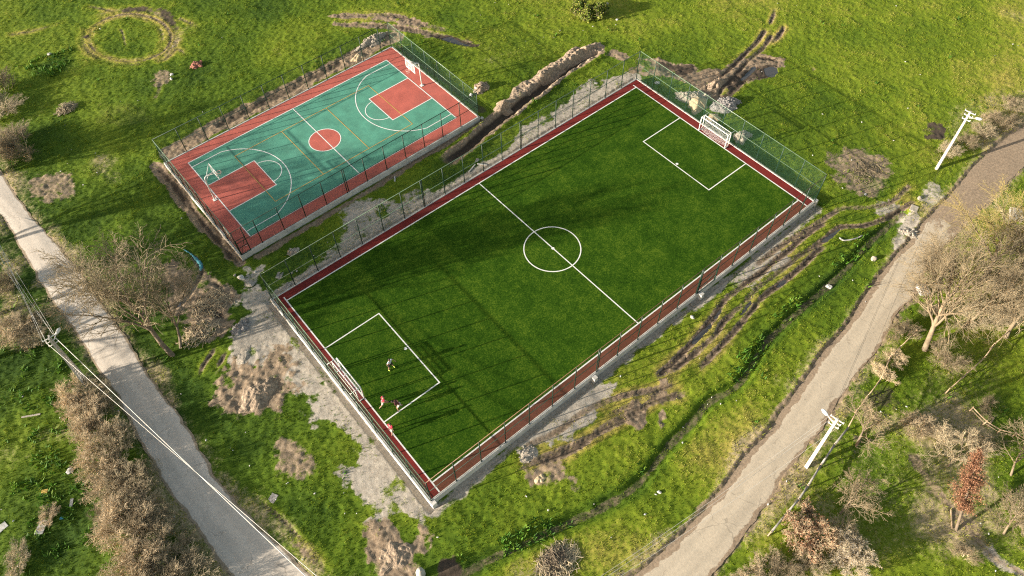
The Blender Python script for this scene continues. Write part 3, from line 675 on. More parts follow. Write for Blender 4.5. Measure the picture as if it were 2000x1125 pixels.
# ---- roads: edges in photograph pixels, laid out on the ground
RL = [(0, 330), (60, 420), (127, 495), (187, 575), (247, 658), (303, 750), (353, 817), (400, 893), (440, 957), (500, 1020), (613, 1125)]
LL = [(-110, 330), (0, 420), (40, 488), (80, 555), (133, 628), (173, 692), (207, 742), (233, 783), (253, 827), (300, 910), (347, 983), (400, 1057), (450, 1122)]
LR = [(2000, 247), (1967, 267), (1917, 310), (1867, 368), (1800, 442), (1747, 502), (1700, 565), (1660, 628), (1613, 682), (1567, 748), (1520, 815), (1500, 842), (1433, 920), (1393, 977), (1350, 1027), (1283, 1087), (1240, 1122)]
RR = [(2110, 262), (2030, 305), (1975, 350), (1925, 402), (1882, 440), (1815, 515), (1790, 570), (1755, 605), (1733, 648), (1704, 692), (1662, 745), (1630, 793), (1600, 847), (1560, 893), (1530, 927), (1503, 980), (1467, 1027), (1430, 1073), (1396, 1122)]
def resample(P, n):
    s = np.r_[0, np.cumsum(np.hypot(*np.diff(P, axis=0).T))]; t = np.linspace(0, s[-1], n)
    return np.stack([np.interp(t, s, P[:, 0]), np.interp(t, s, P[:, 1])], 1)
def extend(P, a, b):
    d0 = P[0] - P[1]; d1 = P[-1] - P[-2]
    return np.vstack([P[:1] + d0 / np.linalg.norm(d0) * a, P, P[-1:] + d1 / np.linalg.norm(d1) * b])
ROADS = []
for e0, e1, n in ((LL, RL, 420), (LR, RR, 420)):
    A_ = resample(extend(smooth(wpts(e0)), 14, 14), n); B_ = resample(extend(smooth(wpts(e1)), 14, 14), n)
    for E_, sd in ((A_, 3), (B_, 4)):
        d = np.gradient(E_, axis=0); d /= np.linalg.norm(d, axis=1)[:, None]
        w = (fbm(E_[:, 0], E_[:, 1], 1.6, 50 + sd, 4, 0.7) - 0.5) * 0.55
        E_ += np.stack([-d[:, 1], d[:, 0]], 1) * w[:, None]
    ROADS.append((A_, B_))
    C_ = (A_ + B_) / 2; wd = np.hypot(*(A_ - B_).T)
    sl_, D = poly_field(np.vstack([A_[::4], B_[::-4]]), 3)
    k = sstep(-0.9, 0.35, D)
    HZ[sl_] = HZ[sl_] * (1 - k) - 0.10 * k
    mx(0, sl_, 0.62 * sstep(-0.75, 0.0, D + (N2[sl_] - 0.5) * 0.9) if e0 is LR else 0.52 * sstep(-0.5, 0.0, D + (N2[sl_] - 0.5) * 0.9))
ROADMASK = np.zeros(Ug.shape)
for A_, B_ in ROADS:
    sl_, D = poly_field(np.vstack([A_[::4], B_[::-4]]), 4)
    TONE[2][sl_] += 0.55 * sstep(-2.4, -0.2, D + (N1[sl_] - 0.5) * 2.5) * (0.35 + 0.9 * N2[sl_])
for A_, B_ in ROADS:
    sl_, D = poly_field(np.vstack([A_[::4], B_[::-4]]), 1); ROADMASK[sl_] = np.maximum(ROADMASK[sl_], sstep(-0.12, 0.12, D))
# banks of earth along the left edge of the right-hand road
sl_, D, A, SD = line_field(ROADS[1][0][::6], 2)
HZ[sl_] += 0.12 * np.exp(-((D - 0.35) / 0.2) ** 2) * (ROADMASK[sl_] < 0.2) * (0.3 + 1.4 * N2[sl_])
mx(0, sl_, 0.62 * sstep(0.7, 0.2, D + (N2[sl_] - 0.5) * 1.0))

BBA = 0.014; BBC = np.array([-9.23, 28.55])
def bb(x, y):
    return BBC[0] + x * math.cos(BBA) - y * math.sin(BBA), BBC[1] + x * math.sin(BBA) + y * math.cos(BBA)
COURT = ((Xg > -25.3) & (Xg < 25.4) & (np.abs(Yg) < 13.7)) | ((np.abs((Xg - BBC[0]) * math.cos(BBA) + (Yg - BBC[1]) * math.sin(BBA)) < 15.6) & (np.abs((Yg - BBC[1]) * math.cos(BBA) - (Xg - BBC[0]) * math.sin(BBA)) < 8.95))

bare = np.clip(np.maximum(np.maximum(SOIL[0], SOIL[1]), SOIL[2]), 0, 1)
grav = np.clip(SOIL[1], 0, 1); dirt_ = np.clip(SOIL[0] * 1.3 - grav * 0.5, 0, 1); FINE2 = fbm(Xg, Yg, 0.55, 131, 3, 0.75)
HZ += ((N1 - 0.5) * 0.20 + (N2 - 0.5) * 0.12 * (1 - 0.8 * grav) + (FINE - 0.5) * 0.11 * (1 - 0.6 * grav) + (FINE2 - 0.5) * 0.20 * dirt_) * (1 - ROADMASK)
HZ[COURT] = np.minimum(HZ[COURT], -0.15)
HT = ZG + HZ

def height(x, y):
    q = to_uv(np.array([x, y])); i = (q[0] - uu[0]) / GS; j = (q[1] - vv[0]) / GS
    i = min(max(i, 0), NU - 2); j = min(max(j, 0), NV - 2); a, b = int(i), int(j); fx, fy = i - a, j - b
    return float((HT[a, b] * (1 - fx) + HT[a + 1, b] * fx) * (1 - fy) + (HT[a, b + 1] * (1 - fx) + HT[a + 1, b + 1] * fx) * fy)
def gpt(px, py, dz=0.0):
    """ground point seen at a photograph pixel"""
    p = un(px, py); p = un(px, py, height(p[0], p[1])); return np.array([p[0], p[1], height(p[0], p[1]) + dz])

# puddles lying in the ruts
def puddle(px, name='puddle'):
    P = smooth(wpts(px + px[:1]), 4)[:-1]; c = P.mean(0); sl_, D = poly_field(P, 1.0); hh = HT[sl_][D > -0.15]; z = float(np.percentile(hh, 40)) if hh.size else ZG
    HT[sl_] = np.where(D > 0, np.minimum(HT[sl_], z - 0.06), np.where(D > -0.3, np.maximum(HT[sl_], z + 0.02), HT[sl_]))
    P = c + (P - c) * (1 + 0.12 / max(np.hypot(*(P - c).T).mean(), 0.1))
    V = [(*c, z)] + [(*q, z) for q in P]; n = len(P)
    tag(mesh_from(name, V, [[0, 1 + k, 1 + (k + 1) % n] for k in range(n)], M['water']), kind='structure')
puddle(z7([(960, 432), (1000, 390), (1080, 340), (1125, 315), (1115, 345), (1060, 395), (1010, 430)]))
puddle(z7([(555, 835), (580, 800), (620, 780), (640, 795), (610, 825), (570, 842)]))
puddle(z7([(215, 1100), (250, 1040), (300, 980), (315, 1000), (270, 1060), (235, 1105)]))
puddle(zc([(1050, 890), (1075, 850), (1130, 800), (1170, 770), (1165, 800), (1120, 845), (1080, 885)]))
puddle(zc([(1185, 735), (1210, 700), (1230, 680), (1225, 705), (1200, 738)]))
puddle(z2([(1090, 225), (1140, 215), (1200, 245), (1250, 265), (1180, 258), (1120, 240)]))
puddle(z3([(1490, 440), (1480, 400), (1530, 390), (1560, 415), (1530, 450)]))
puddle(z3([(1340, 460), (1380, 420), (1420, 385), (1430, 400), (1390, 440), (1355, 465)]))
puddle(za([(1020, 680), (1060, 640), (1110, 590), (1140, 550), (1150, 560), (1110, 610), (1060, 665)]))

def build_ground():
    gro = np.array([1, 3, 8, 20, 50, 120, 300])
    ue = np.r_[uu[0] - gro[::-1], uu, uu[-1] + gro]; ve = np.r_[vv[0] - gro[::-1], vv, vv[-1] + gro]; k = len(gro)
    U2, V2 = np.meshgrid(ue, ve, indexing='ij'); X, Y = to_xy(U2, V2)
    pad = lambda a: np.pad(a, k, mode='edge')
    Z = pad(HT); out = np.ones(U2.shape, bool); out[k:-k, k:-k] = False; Z[out] = ZG
    V = np.stack([X, Y, Z], -1).reshape(-1, 3)
    n0, n1 = U2.shape; I = np.arange(n0 * n1).reshape(n0, n1)
    F = np.stack([I[:-1, :-1], I[1:, :-1], I[1:, 1:], I[:-1, 1:]], -1).reshape(-1, 4)
    one = np.ones(U2.size)
    soil = np.stack([pad(s).ravel() for s in SOIL] + [one], 1); tone = np.stack([pad(s).ravel() for s in TONE] + [one], 1)
    o = mesh_from('ground', V, F, M['ground'], smooth=True, cols={'soil': soil, 'tone': tone})
    return tag(o, kind='structure')
build_ground()

def build_road(A_, B_, name, mat, wearfn):
    n = len(A_); c = 13; t = np.linspace(0, 1, c)
    P = A_[:, None] * (1 - t)[None, :, None] + B_[:, None] * t[None, :, None]
    Z = ZG - 0.045 + 0.05 * (1 - (2 * t - 1) ** 2)[None, :] + (vnoise(P[..., 0], P[..., 1], 2.0, 77) - 0.5) * 0.03
    V = np.concatenate([P, Z[..., None]], -1).reshape(-1, 3)
    s = np.r_[0, np.cumsum(np.hypot(*np.diff((A_ + B_) / 2, axis=0).T))]
    uv = np.stack(np.broadcast_arrays(t[None, :], s[:, None]), -1).reshape(-1, 2)
    I = np.arange(n * c).reshape(n, c)
    F = np.stack([I[:-1, :-1], I[:-1, 1:], I[1:, 1:], I[1:, :-1]], -1).reshape(-1, 4)
    w = wearfn(P).reshape(-1); one = np.ones_like(w)
    o = mesh_from(name, V, F, mat, smooth=True, uv=uv, cols={'wear': np.stack([w, w, w, one], 1)})
    return tag(o, kind='structure')
build_road(*ROADS[0], 'road', M['road_l'], lambda P: np.ones(P.shape[:2]))
pv = un(1800, 440)[:2]; pdir = un(1700, 560)[:2] - un(1867, 370)[:2]; pdir /= np.linalg.norm(pdir)
build_road(*ROADS[1], 'road', M['road_r'], lambda P: sstep(-7, 5, (P - pv) @ pdir))

# ------------------------------------------------------------------ the two courts
def rect(x0, y0, x1, y1): return [(x0, y0), (x1, y0), (x1, y1), (x0, y1)]
def sheet(name, loop, z, mat, parent):
    return mesh_from(name, [(x, y, z) for x, y in loop], [list(range(len(loop)))], mat, parent)
def frame_sheet(name, o, i, z, mat, parent):
    V = [(x, y, z) for x, y in o] + [(x, y, z) for x, y in i]
    return mesh_from(name, V, [[k, (k + 1) % 4, 4 + (k + 1) % 4, 4 + k] for k in range(4)], mat, parent)
def mark(name, pts, w, z, mat, parent, closed=False):
    return mesh_from(name, *ribbon(pts, w, z, closed), mat, parent)
def circle(cx, cy, r, a0=0, a1=360, n=64):
    return [(cx + r * math.cos(math.radians(a0 + (a1 - a0) * k / n)), cy + r * math.sin(math.radians(a0 + (a1 - a0) * k / n))) for k in range(n + (0 if a1 - a0 == 360 else 1))]

LX, LY = 23.73, 11.87
PX0, PX1, PY0, PY1 = -24.62, 24.75, -12.95, 12.82
pitch = mesh_from('football_pitch', [(x, y, 0) for x, y in rect(-LX, -LY, LX, LY)], [[0, 1, 2, 3]], M['turf'])
tag(pitch, kind='structure')
mesh_from('border_strip', [(x, y, 0) for x, y in [(PX0, PY0), (PX0, PY1), (PX1, PY1), (PX1, PY0), (LX, PY0), (LX, LY), (-LX, LY), (-LX, PY0)]], [[0, 7, 6, 1], [1, 6, 5, 2], [2, 5, 4, 3]], M['track_red'], pitch)
sheet('brown_border_strip', rect(-LX, PY0, LX, -LY), 0, M['track_brown'], pitch)  # near side strip; the brown mesh tint is painted into it
zl = 0.006
for s in (-1, 1):
    mark('touch_line', [(-LX + 0.06, s * LY), (LX - 0.06, s * LY)], 0.12, zl, M['white'], pitch)
    mark('goal_line', [(s * LX, PY0 + 0.05), (s * LX, LY + 0.5)], 0.12, zl + 0.002, M['white'], pitch)
    mark('penalty_area_line', [(s * (LX - 0.06), 4.83), (s * 17.76, 4.83), (s * 17.76, -4.83), (s * (LX - 0.06), -4.83)], 0.11, zl, M['white'], pitch)
    sheet('penalty_spot', circle(s * 18.05, 0, 0.15, n=20), zl, M['white'], pitch)
mark('halfway_line', [(-0.12, LY - 0.06), (0.1, -LY + 0.06)], 0.11, zl, M['white'], pitch)
mark('centre_circle', circle(-0.1, 0, 2.86), 0.11, zl + 0.004, M['white'], pitch, True)
sheet('centre_spot', circle(-0.02, 0, 0.16, n=20), zl + 0.004, M['white'], pitch)

court = thing('basketball_court', None, None, (BBC[0], BBC[1], 0), BBA)
tag(court, kind='structure')
CX0, CX1, CY0, CY1 = -15.25, 15.35, -8.5, 8.68
lb, wb = 13.4, 7.03
sheet('acrylic_surround', rect(CX0, CY0, CX1, CY1), 0, M['court_red'], court)
sheet('acrylic_playing_area', rect(-lb, -wb, lb, wb), 0.004, M['court_green'], court)
for s in (-1, 1):
    kx = lb - 5.71
    sheet('key_area', [(s * kx, -2.44), (s * lb, -2.44), (s * lb, 2.44), (s * kx, 2.44)][::s], 0.008, M['court_red'], court)
    mark('key_line', [(s * lb, -2.44), (s * kx, -2.44), (s * kx, 2.44), (s * lb, 2.44)], 0.10, 0.012, M['white'], court)
    mark('free_throw_arc', circle(s * kx, 0, 1.8, 90, 270, 32) if s > 0 else circle(s * kx, 0, 1.8, -90, 90, 32), 0.09, 0.013, M['white'], court)
    bx = lb - 1.45; R3 = 6.5; y3 = wb - 0.88; ang = math.degrees(math.asin(y3 / R3))
    pts = [(s * (bx - R3 * math.cos(math.radians(a))), R3 * math.sin(math.radians(a))) for a in np.linspace(-ang, ang, 60)]
    mark('three_point_line', [(s * (lb - 0.05), -y3)] + pts + [(s * (lb - 0.05), y3)], 0.10, 0.012, M['white'], court)
sheet('centre_circle_fill', circle(0, 0, 1.78), 0.008, M['court_red'], court)
mark('centre_circle', circle(0, 0, 1.8), 0.09, 0.012, M['white'], court, True)
mark('boundary_line', rect(-lb, -wb, lb, wb), 0.11, 0.014, M['white'], court, True)
mark('halfway_line', [(0, -wb + 0.05), (0, wb - 0.05)], 0.10, 0.016, M['white'], court)
mark('volleyball_boundary', rect(-9, -4.5, 9, 4.5), 0.07, 0.019, M['yellow'], court, True)
for s in (-1, 1):
    mark('volleyball_attack_line', [(s * 3, -4.45), (s * 3, 4.45)], 0.07, 0.019, M['yellow'], court)

def kerb_ring(name, label, x0, y0, x1, y1, w, z0, z1, parent_loc, rz):
    t = thing(name, label, 'kerb', parent_loc, rz)
    for a, b in (((x0 - w, (y0 + y1) / 2), 0), ((x1 + w, (y0 + y1) / 2), 1), (((x0 + x1) / 2, y0 - w), 2), (((x0 + x1) / 2, y1 + w), 3)):
        mb = MB(); zc_ = (z0 + z1) / 2; hz = z1 - z0
        if b < 2: mb.box((a[0] + (w / 2 if b == 0 else -w / 2), a[1], zc_), (w, (y1 - y0) + 2 * w, hz))
        else: mb.box((a[0], a[1] + (w / 2 if b == 2 else -w / 2), zc_), (x1 - x0, w, hz))
        o = mb.build('kerb_wall', M['concrete'], t)
        bv = o.modifiers.new('bevel', 'BEVEL'); bv.width = 0.02; bv.segments = 1
    return t
pk = kerb_ring('concrete_kerb', 'low grey concrete kerb wall all round the football pitch', PX0, PY0, PX1, PY1, 0.24, -1.1, 0.035, (0, 0, 0), 0)
ck = kerb_ring('concrete_kerb', 'low grey concrete kerb wall all round the basketball court', CX0, CY0, CX1, CY1, 0.22, -1.1, 0.03, (BBC[0], BBC[1], 0), BBA)
tf = MB()
for x, y in ((PX0 - 0.02, PY0 - 0.32), (PX1 + 0.32, PY0 - 0.1), (7.1, PY0 - 0.42), (-6.9, PY0 - 0.42)):
    tf = MB(); tf.box((x, y, -0.42), (0.45, 0.45, 0.88), 0.05, 0.92)
    tf.build('footing_block', M['concrete'], pk)

# ------------------------------------------------------------------ fences
def fence(label, p, q, posts, h, extra=(), rail_hi='rail', rail_mid=None, gate=None, meshz=0.03):
    """p, q world xy ends; posts = list of distances from p"""
    p = np.array(p, float); q = np.array(q, float); L_ = np.hypot(*(q - p)); rz = math.atan2(q[1] - p[1], q[0] - p[0])
    t = thing('chain_link_fence', label, 'fence', (p[0], p[1], 0), rz)
    for s in posts:
        MB().tube([(s, 0, -0.1), (s, 0, h + 0.03)], 0.050, 6).build('post', M['green_metal'], t, True)
    MB().tube([(0, 0, h), (L_, 0, h)], 0.036, 6).build('top_rail', M[rail_hi], t, True)
    MB().tube([(0, 0, h / 2), (L_, 0, h / 2)], 0.030, 6).build('middle_rail', M[rail_mid or rail_hi], t, True)
    MB().tube([(0, 0, 0.10), (L_, 0, 0.10)], 0.018, 5).build('bottom_rail', M['green_metal'], t, True)
    V = [(0, 0.045, meshz), (L_, 0.045, meshz), (L_, 0.045, h - 0.02), (0, 0.045, h - 0.02)]
    mesh_from('wire_mesh', V, [[0, 1, 2, 3]], M['mesh'], t, uv=[(0, 0), (L_, 0), (L_, h), (0, h)])
    for a, b in extra:
        MB().bar(a, b, 0.05).build('brace', M['green_metal'], t)
    if gate:
        g0, g1, gh = gate
        mb = MB()
        for x in (g0, g1): mb.bar((x, -0.06, 0.05), (x, -0.06, gh), 0.06)
        for z in (0.08, gh / 2, gh): mb.bar((g0, -0.06, z), (g1, -0.06, z), 0.05)
        mb.bar((g0, -0.06, 0.1), (g1, -0.06, gh), 0.035)
        g = mb.build('gate', M['green_metal'], t)
        MB().bar((g1 - 0.1, -0.10, 1.0), (g1 - 0.28, -0.10, 1.0), 0.03).build('handle', M['white_metal'], g)
    return t
w2 = 0.12
fx0, fx1, fy0, fy1 = PX0 - w2, PX1 + w2, PY0 - w2, PY1 + w2
nx = 19
px_posts = [0.06] + [(fx1 - fx0) * k / nx for k in range(1, nx)] + [fx1 - fx0 - 0.06]
HP = 3.95
fence('tall green fence between the football pitch and the basketball court', (fx0, fy1), (fx1, fy1), px_posts + [px_posts[12] + 0.16, px_posts[7] - 0.14], HP)
fence('tall green fence along the side of the football pitch nearest the tyre tracks', (fx0, fy0), (fx1, fy0), px_posts + [px_posts[12] + 0.2, px_posts[7] + 0.2], HP, rail_hi='rail_brown', rail_mid='green_metal', gate=(px_posts[12] + 0.2, px_posts[13], 2.1))
py_posts = [(fy1 - fy0) * k / 10 for k in range(1, 10)]
fence('tall green fence behind the goal next to the gravel strip', (fx0, fy0 + 0.05), (fx0, fy1 - 0.05), py_posts, HP)
fence('tall green fence behind the goal next to the sand heaps', (fx1, fy0 + 0.05), (fx1, fy1 - 0.05), py_posts, HP)
bx0, bx1, by0, by1 = CX0 - 0.11, CX1 + 0.11, CY0 - 0.11, CY1 + 0.11
HB = 3.48
def bfence(label, a, b, posts, **k): return fence(label, bb(*a), bb(*b), posts, HB, **k)
L1 = bx1 - bx0
bfence('dark green fence on the far side of the basketball court above the dug strip', (bx0, by1), (bx1, by1), [0.06] + [L1 * k / 11.6 for k in range(1, 12)] + [L1 - 0.06], rail_hi='green_metal')
bfence('dark green fence on the side of the basketball court facing the football pitch', (bx0, by0), (bx1, by0), [0.06, 1.12] + [2.5 + (L1 - 2.5) * k / 11 for k in range(0, 11)] + [L1 - 0.06, 2.5 + (L1 - 2.5) * 4 / 11 + 0.2], rail_hi='green_metal', gate=(0.12, 1.1, 2.2))
L2 = by1 - by0
bfence('green fence across the end of the basketball court nearest the pale road', (bx0, by0 + 0.05), (bx0, by1 - 0.05), [L2 * k / 7 for k in range(1, 7)], rail_hi='rail')
bfence('green fence across the end of the basketball court nearest the open trench', (bx1, by0 + 0.05), (bx1, by1 - 0.05), [L2 * k / 7 for k in range(1, 7)], rail_hi='rail')
# two small boards hung on the inside of the court fence by the gate
for k, (mat, lab) in enumerate((('blue', 'small blue board fixed to the fence beside the basketball court gate'), ('grey_rubble', 'small grey board fixed to the fence beside the basketball court gate'))):
    x, y = bb(bx0 + 0.12, by0 + 1.5 + 0.75 * (1 - k))
    t = thing('notice_board', lab, 'sign', (x, y, 1.9), BBA)
    MB().box((0.03, 0, 0.0), (0.03, 0.55, 0.75)).build('panel', M[mat], t)
    MB().box((0.005, 0, 0), (0.015, 0.66, 0.86)).build('frame', M['white_metal'], t)

# ------------------------------------------------------------------ goals and hoops
def goal(label, x, s):
    """s: direction in which the back of the goal points"""
    t = thing('football_goal', label, 'goal', (x, 0.10, 0.0))
    hw, h, d = 1.9, 2.0, 0.52; r = 0.055
    for y in (-hw, hw):
        MB().tube([(0, y, 0), (0, y, h)], r, 8).build('post', M['white_metal'], t, True)
        MB().tube([(s * d, y, 0.03), (s * d, y, h), ], 0.04, 6).build('back_post', M['white_metal'], t, True)
        MB().tube([(0, y, 0.04), (s * d, y, 0.04)], 0.04, 6).build('ground_bar', M['white_metal'], t, True)
        MB().tube([(0, y, h), (s * d, y, h - 0.02), (s * 1.0, y, h - 0.02)], 0.035, 6).build('roof_bar', M['white_metal'], t, True)
    MB().tube([(0, -hw, h), (0, hw, h)], r, 8).build('crossbar', M['white_metal'], t, True)
    MB().tube([(s * d, -hw, h - 0.02), (s * d, hw, h - 0.02)], 0.04, 6).build('back_bar', M['white_metal'], t, True)
    MB().tube([(0, 0, h), (s * d, 0, h - 0.02)], 0.028, 6).build('roof_bar', M['white_metal'], t, True)
    # net hanging behind: roof, sagging back, sides
    V = []; F = []; UV = []
    n = 16; prof = [(0.02, h - 0.03), (d * 0.55, h - 0.05), (d * 0.96, h - 0.06), (d * 0.98, 1.4), (d * 0.95, 0.8), (d * 0.80, 0.35), (d * 0.55, 0.07)]
    for i in range(n + 1):
        y = -hw + 2 * hw * i / n; l = 0
        sag = math.sin(math.pi * i / n)
        for k, (a, z) in enumerate(prof):
            if k: l += math.hypot(prof[k][0] - prof[k - 1][0], prof[k][1] - prof[k - 1][1])
            bulge = (0.22 * sag if k >= 5 else 0)
            V.append((s * (a - bulge), y, z - 0.04 * sag * (k < 3))); UV.append((y, l))
    m_ = len(prof)
    for i in range(n):
        for k in range(m_ - 1): F.append([i * m_ + k, i * m_ + k + 1, (i + 1) * m_ + k + 1, (i + 1) * m_ + k])
    for y in (-hw + 0.02, hw - 0.02):
        b = len(V); V += [(s * 0.02, y, 0.05), (s * d, y, 0.05), (s * d, y, h - 0.03), (s * 0.02, y, h - 0.03)]; UV += [(0, 0), (d, 0), (d, h), (0, h)]; F.append([b, b + 1, b + 2, b + 3])
    mesh_from('net', V, F, M['net'], t, uv=UV)
    return t
goal('white football goal with its net at the gravel end, near the players', -LX, -1)
goal('white football goal with its net at the far end, before the sand heaps', LX, 1)

def hoop(label, x, y, s, side):
    X, Y = bb(x, y)
    t = thing('basketball_hoop', label, 'basketball hoop', (X, Y, 0.02), BBA + (0 if s > 0 else math.pi))
    MB().tube([(0, 0, 0), (0, 0, 3.0), (0.08, 0, 3.25), (0.28, 0, 3.38), (1.12, 0, 3.42)], [0.075, 0.07, 0.07, 0.065, 0.05], 8).build('pole', M['white_metal'], t, True)
    MB().box((0, 0, 0.02), (0.4, 0.4, 0.04)).build('base_plate', M['white_metal'], t)
    MB().tube([(0.06, 0, 2.75), (0.55, 0, 3.37)], 0.03, 6).build('strut', M['white_metal'], t, True)
    for y_ in (-0.85, 0.85):
        MB().tube([(0.30, 0, 3.38), (1.15, y_, 3.88)], 0.025, 6).build('strut', M['white_metal'], t, True)
    b = thing('backboard', None, None); b.parent = t
    m, N, L, B = M['board']
    MB().box((1.2, 0, 3.42), (0.02, 1.74, 0.99)).build('board', m, b)
    mb = MB(); c = 1.2
    for y_ in (-0.87, 0.87): mb.bar((c, y_, 2.9), (c, y_, 3.94), 0.07, 0.05)
    for z in (2.925, 3.915): mb.bar((c, -0.87, z), (c, 0.87, z), 0.05, 0.07)
    mb.build('frame', M['white_metal'], b)
    mb = MB()
    for y_ in (-0.29, 0.29): mb.bar((c + 0.016, y_, 3.05), (c + 0.016, y_, 3.5), 0.05, 0.01)
    for z in (3.05, 3.5): mb.bar((c + 0.016, -0.29, z), (c + 0.016, 0.29, z), 0.01, 0.05)
    mb.build('target_square', M['white_metal'], b)
    rm = MB(); rm.ring((1.60, 0, 3.05), 0.235, 0.03, -0.015, 0.015, 20); rm.bar((1.21, 0, 3.04), (1.37, 0, 3.04), 0.10, 0.03)
    rm.build('rim', M['rim'], t)
    V = []; F = []; UV = []; n = 16
    for k, (r, z) in enumerate(((0.23, 3.04), (0.18, 2.85), (0.14, 2.62))):
        for i in range(n + 1):
            a = 2 * math.pi * i / n; V.append((1.60 + r * math.cos(a), r * math.sin(a), z)); UV.append((i * 0.09, k * 0.2))
    for k in range(2):
        for i in range(n): F.append([k * (n + 1) + i, k * (n + 1) + i + 1, (k + 1) * (n + 1) + i + 1, (k + 1) * (n + 1) + i])
    mesh_from('net', V, F, M['net'], t, uv=UV)
    return t
def board_mat():
    m, N, L, B = new_mat('clear_backboard')
    B.inputs['Base Color'].default_value = (0.75, 0.78, 0.78, 1); B.inputs['Roughness'].default_value = 0.15
    tr = N.new('ShaderNodeBsdfTransparent'); mx_ = N.new('ShaderNodeMixShader'); mx_.inputs[0].default_value = 0.10
    L.new(tr.outputs[0], mx_.inputs[1]); L.new(B.outputs[0], mx_.inputs[2]); L.new(mx_.outputs[0], N['Material Output'].inputs[0])
    return m, N, L, B
M['board'] = board_mat()
M['rim'] = simple('rim_paint', (0.55, 0.30, 0.26), 0.5, 0.1, 4)
hoop('white basketball hoop at the end nearest the pale road', -13.75, 0.03, 1, 0)
hoop('white basketball hoop at the end nearest the dug trench', 13.84, 0.20, -1, 0)

# ------------------------------------------------------------------ utility poles and cables
POLES = {}
def utility_pole(key, label, base_px, top_px, h, dirxy, lamp_side, lattice=False):
    b = gpt(*base_px, -0.15); tp = un(*top_px, b[2] + h); lean = Vector(tp - b)
    t = thing('utility_pole', label, 'utility pole', b)
    d = Vector((dirxy[0], dirxy[1], 0)).normalized(); q = Vector((-d.y, d.x, 0))     # d along the line, q across it
    up = lean.normalized()
    P = lambda k, a=0.0, c=0.0: up * (lean.length * k) + q * a + d * c
    if lattice:
        nb = Vector((-math.sin(SHADOW_AZ), math.cos(SHADOW_AZ), 0)); wd = lambda k: 0.55 - 0.40 * min(1, k * 1.15)
        Q = lambda k, a: up * (lean.length * k) + nb * (a * wd(k))
        mb = MB()
        for a in (-1, 1):
            pts_ = [Q(k / 6, a) for k in range(7)]
            for p_, q_ in zip(pts_[:-1], pts_[1:]): mb.bar(p_, q_, 0.14, 0.20, d)
        mb.bar(Q(0, 0), Q(1, 0), 0.10, 0.14, d)
        k = 0.02
        while k < 0.97:
            mb.bar(Q(k, -1), Q(k, 1), 0.11, 0.12); k += 0.040 + 0.02 * k
        mb.build('shaft', M['pole'], t)
    else:
        mb = MB(); mb.bar(P(0), P(1), 0.30, 0.30, q)
        V = mb.V
        for i in range(4, 8):
            c = Vector(P(1)); V[i] = tuple(c + (Vector(V[i]) - c) * 0.66)
        o = mb.build('shaft', M['pole'], t)
        bv = o.modifiers.new('bevel', 'BEVEL'); bv.width = 0.03; bv.segments = 2
    ends = []
    for k, w in ((0.985, 0.55), (0.93, 0.42), (0.87, 0.42)):
        ca = MB().bar(P(k, -w, 0.02), P(k, w, 0.02), 0.06, 0.06).build('crossarm', M['white_metal'], t)
        for a in (-w + 0.04, w - 0.04):
            MB().tube([P(k, a, 0.02) + Vector((0, 0, 0.04)), P(k, a, 0.02) + Vector((0, 0, 0.12)), P(k, a, 0.02) + Vector((0, 0, 0.17))], [0.03, 0.04, 0.02], 8).build('insulator', M['white_metal'], ca, True)
            ends.append(tuple(Vector(b) + P(k, a, 0.02) + Vector((0, 0, 0.17))))
    la = Vector((lamp_side[0], lamp_side[1], 0)).normalized()
    p0 = P(0.90); p1 = p0 + la * 0.55 + Vector((0, 0, 0.12)); p2 = p0 + la * 0.75 + Vector((0, 0, 0.16))
    arm = MB().tube([p0, p1, p2], 0.03, 6).build('lamp_arm', M['white_metal'], t, True)
    MB().tube([p2 - la * 0.05, p2 + la * 0.12, p2 + la * 0.42, p2 + la * 0.62], [0.05, 0.13, 0.15, 0.06], 10).build('lamp_head', M['white_metal'], arm, True)
    POLES[key] = ends
    return t
dl = un(60, 420)[:2] - un(303, 750)[:2]; dr = un(1700, 565)[:2] - un(1433, 920)[:2]; dr2 = un(1917, 310)[:2] - un(1747, 502)[:2]
utility_pole('l', 'pale lattice utility pole with a street lamp beside the left road and hedge', (169, 749), (95, 659), 7.6, dl, (un(113, 650) - un(100, 672))[:2], True)
utility_pole('r', 'thick pale concrete utility pole with a street lamp beside the leaning rail', (1575, 912), (1636, 818), 8.0, dr, (un(1612, 800) - un(1632, 822))[:2])
utility_pole('f', 'slim pale concrete utility pole on the grass bank near the brown road', (1829, 330), (1896, 218), 8.0, dr2, (un(1910, 236) - un(1890, 232))[:2])
def cable(label, p, q, sag, r=0.014, mat='wire', group=None):
    p = Vector(p); q = Vector(q); n = 22
    pts = [p.lerp(q, k / n) - Vector((0, 0, sag * 4 * (k / n) * (1 - k / n))) for k in range(n + 1)]
    o = MB().tube(pts, r, 5, False).build('power_cable', M[mat], None, True)
    return tag(o, label, 'cable', group)
dlv = Vector((dl[0], dl[1], 0)).normalized()
for i, e in enumerate(POLES['l']):
    tgt = Vector(un([-34, 2, -52, -12, -70, -26][i], 420 + [0, 0, 10, 0, 20, 10][i], 7.2)) + dlv * 12
    cable('thin power cable running up the left road from the lattice pole', e, tgt, 0.5, 0.014, group='cables up the left road')
E_ = POLES['l']
cable('thicker pale cable from the lattice pole to the lower edge, on the hedge side', E_[2], Vector(un(600, 1128, 6.6)), 0.5, 0.032)
cable('thinner pale cable from the lattice pole to the lower edge, farther from the hedge', E_[3], Vector(un(622, 1128, 7.6)), 0.3, 0.022)
for i, (e, px) in enumerate(((POLES['r'][1], (1170, 1128)), (POLES['r'][3], (1180, 1130)), (POLES['r'][0], (1205, 1130)))):
    cable('thin cable running from the pole at the bend over the grass verge', e, Vector(un(*px, 6.4)), 0.7, 0.012, group='cables over the right verge')
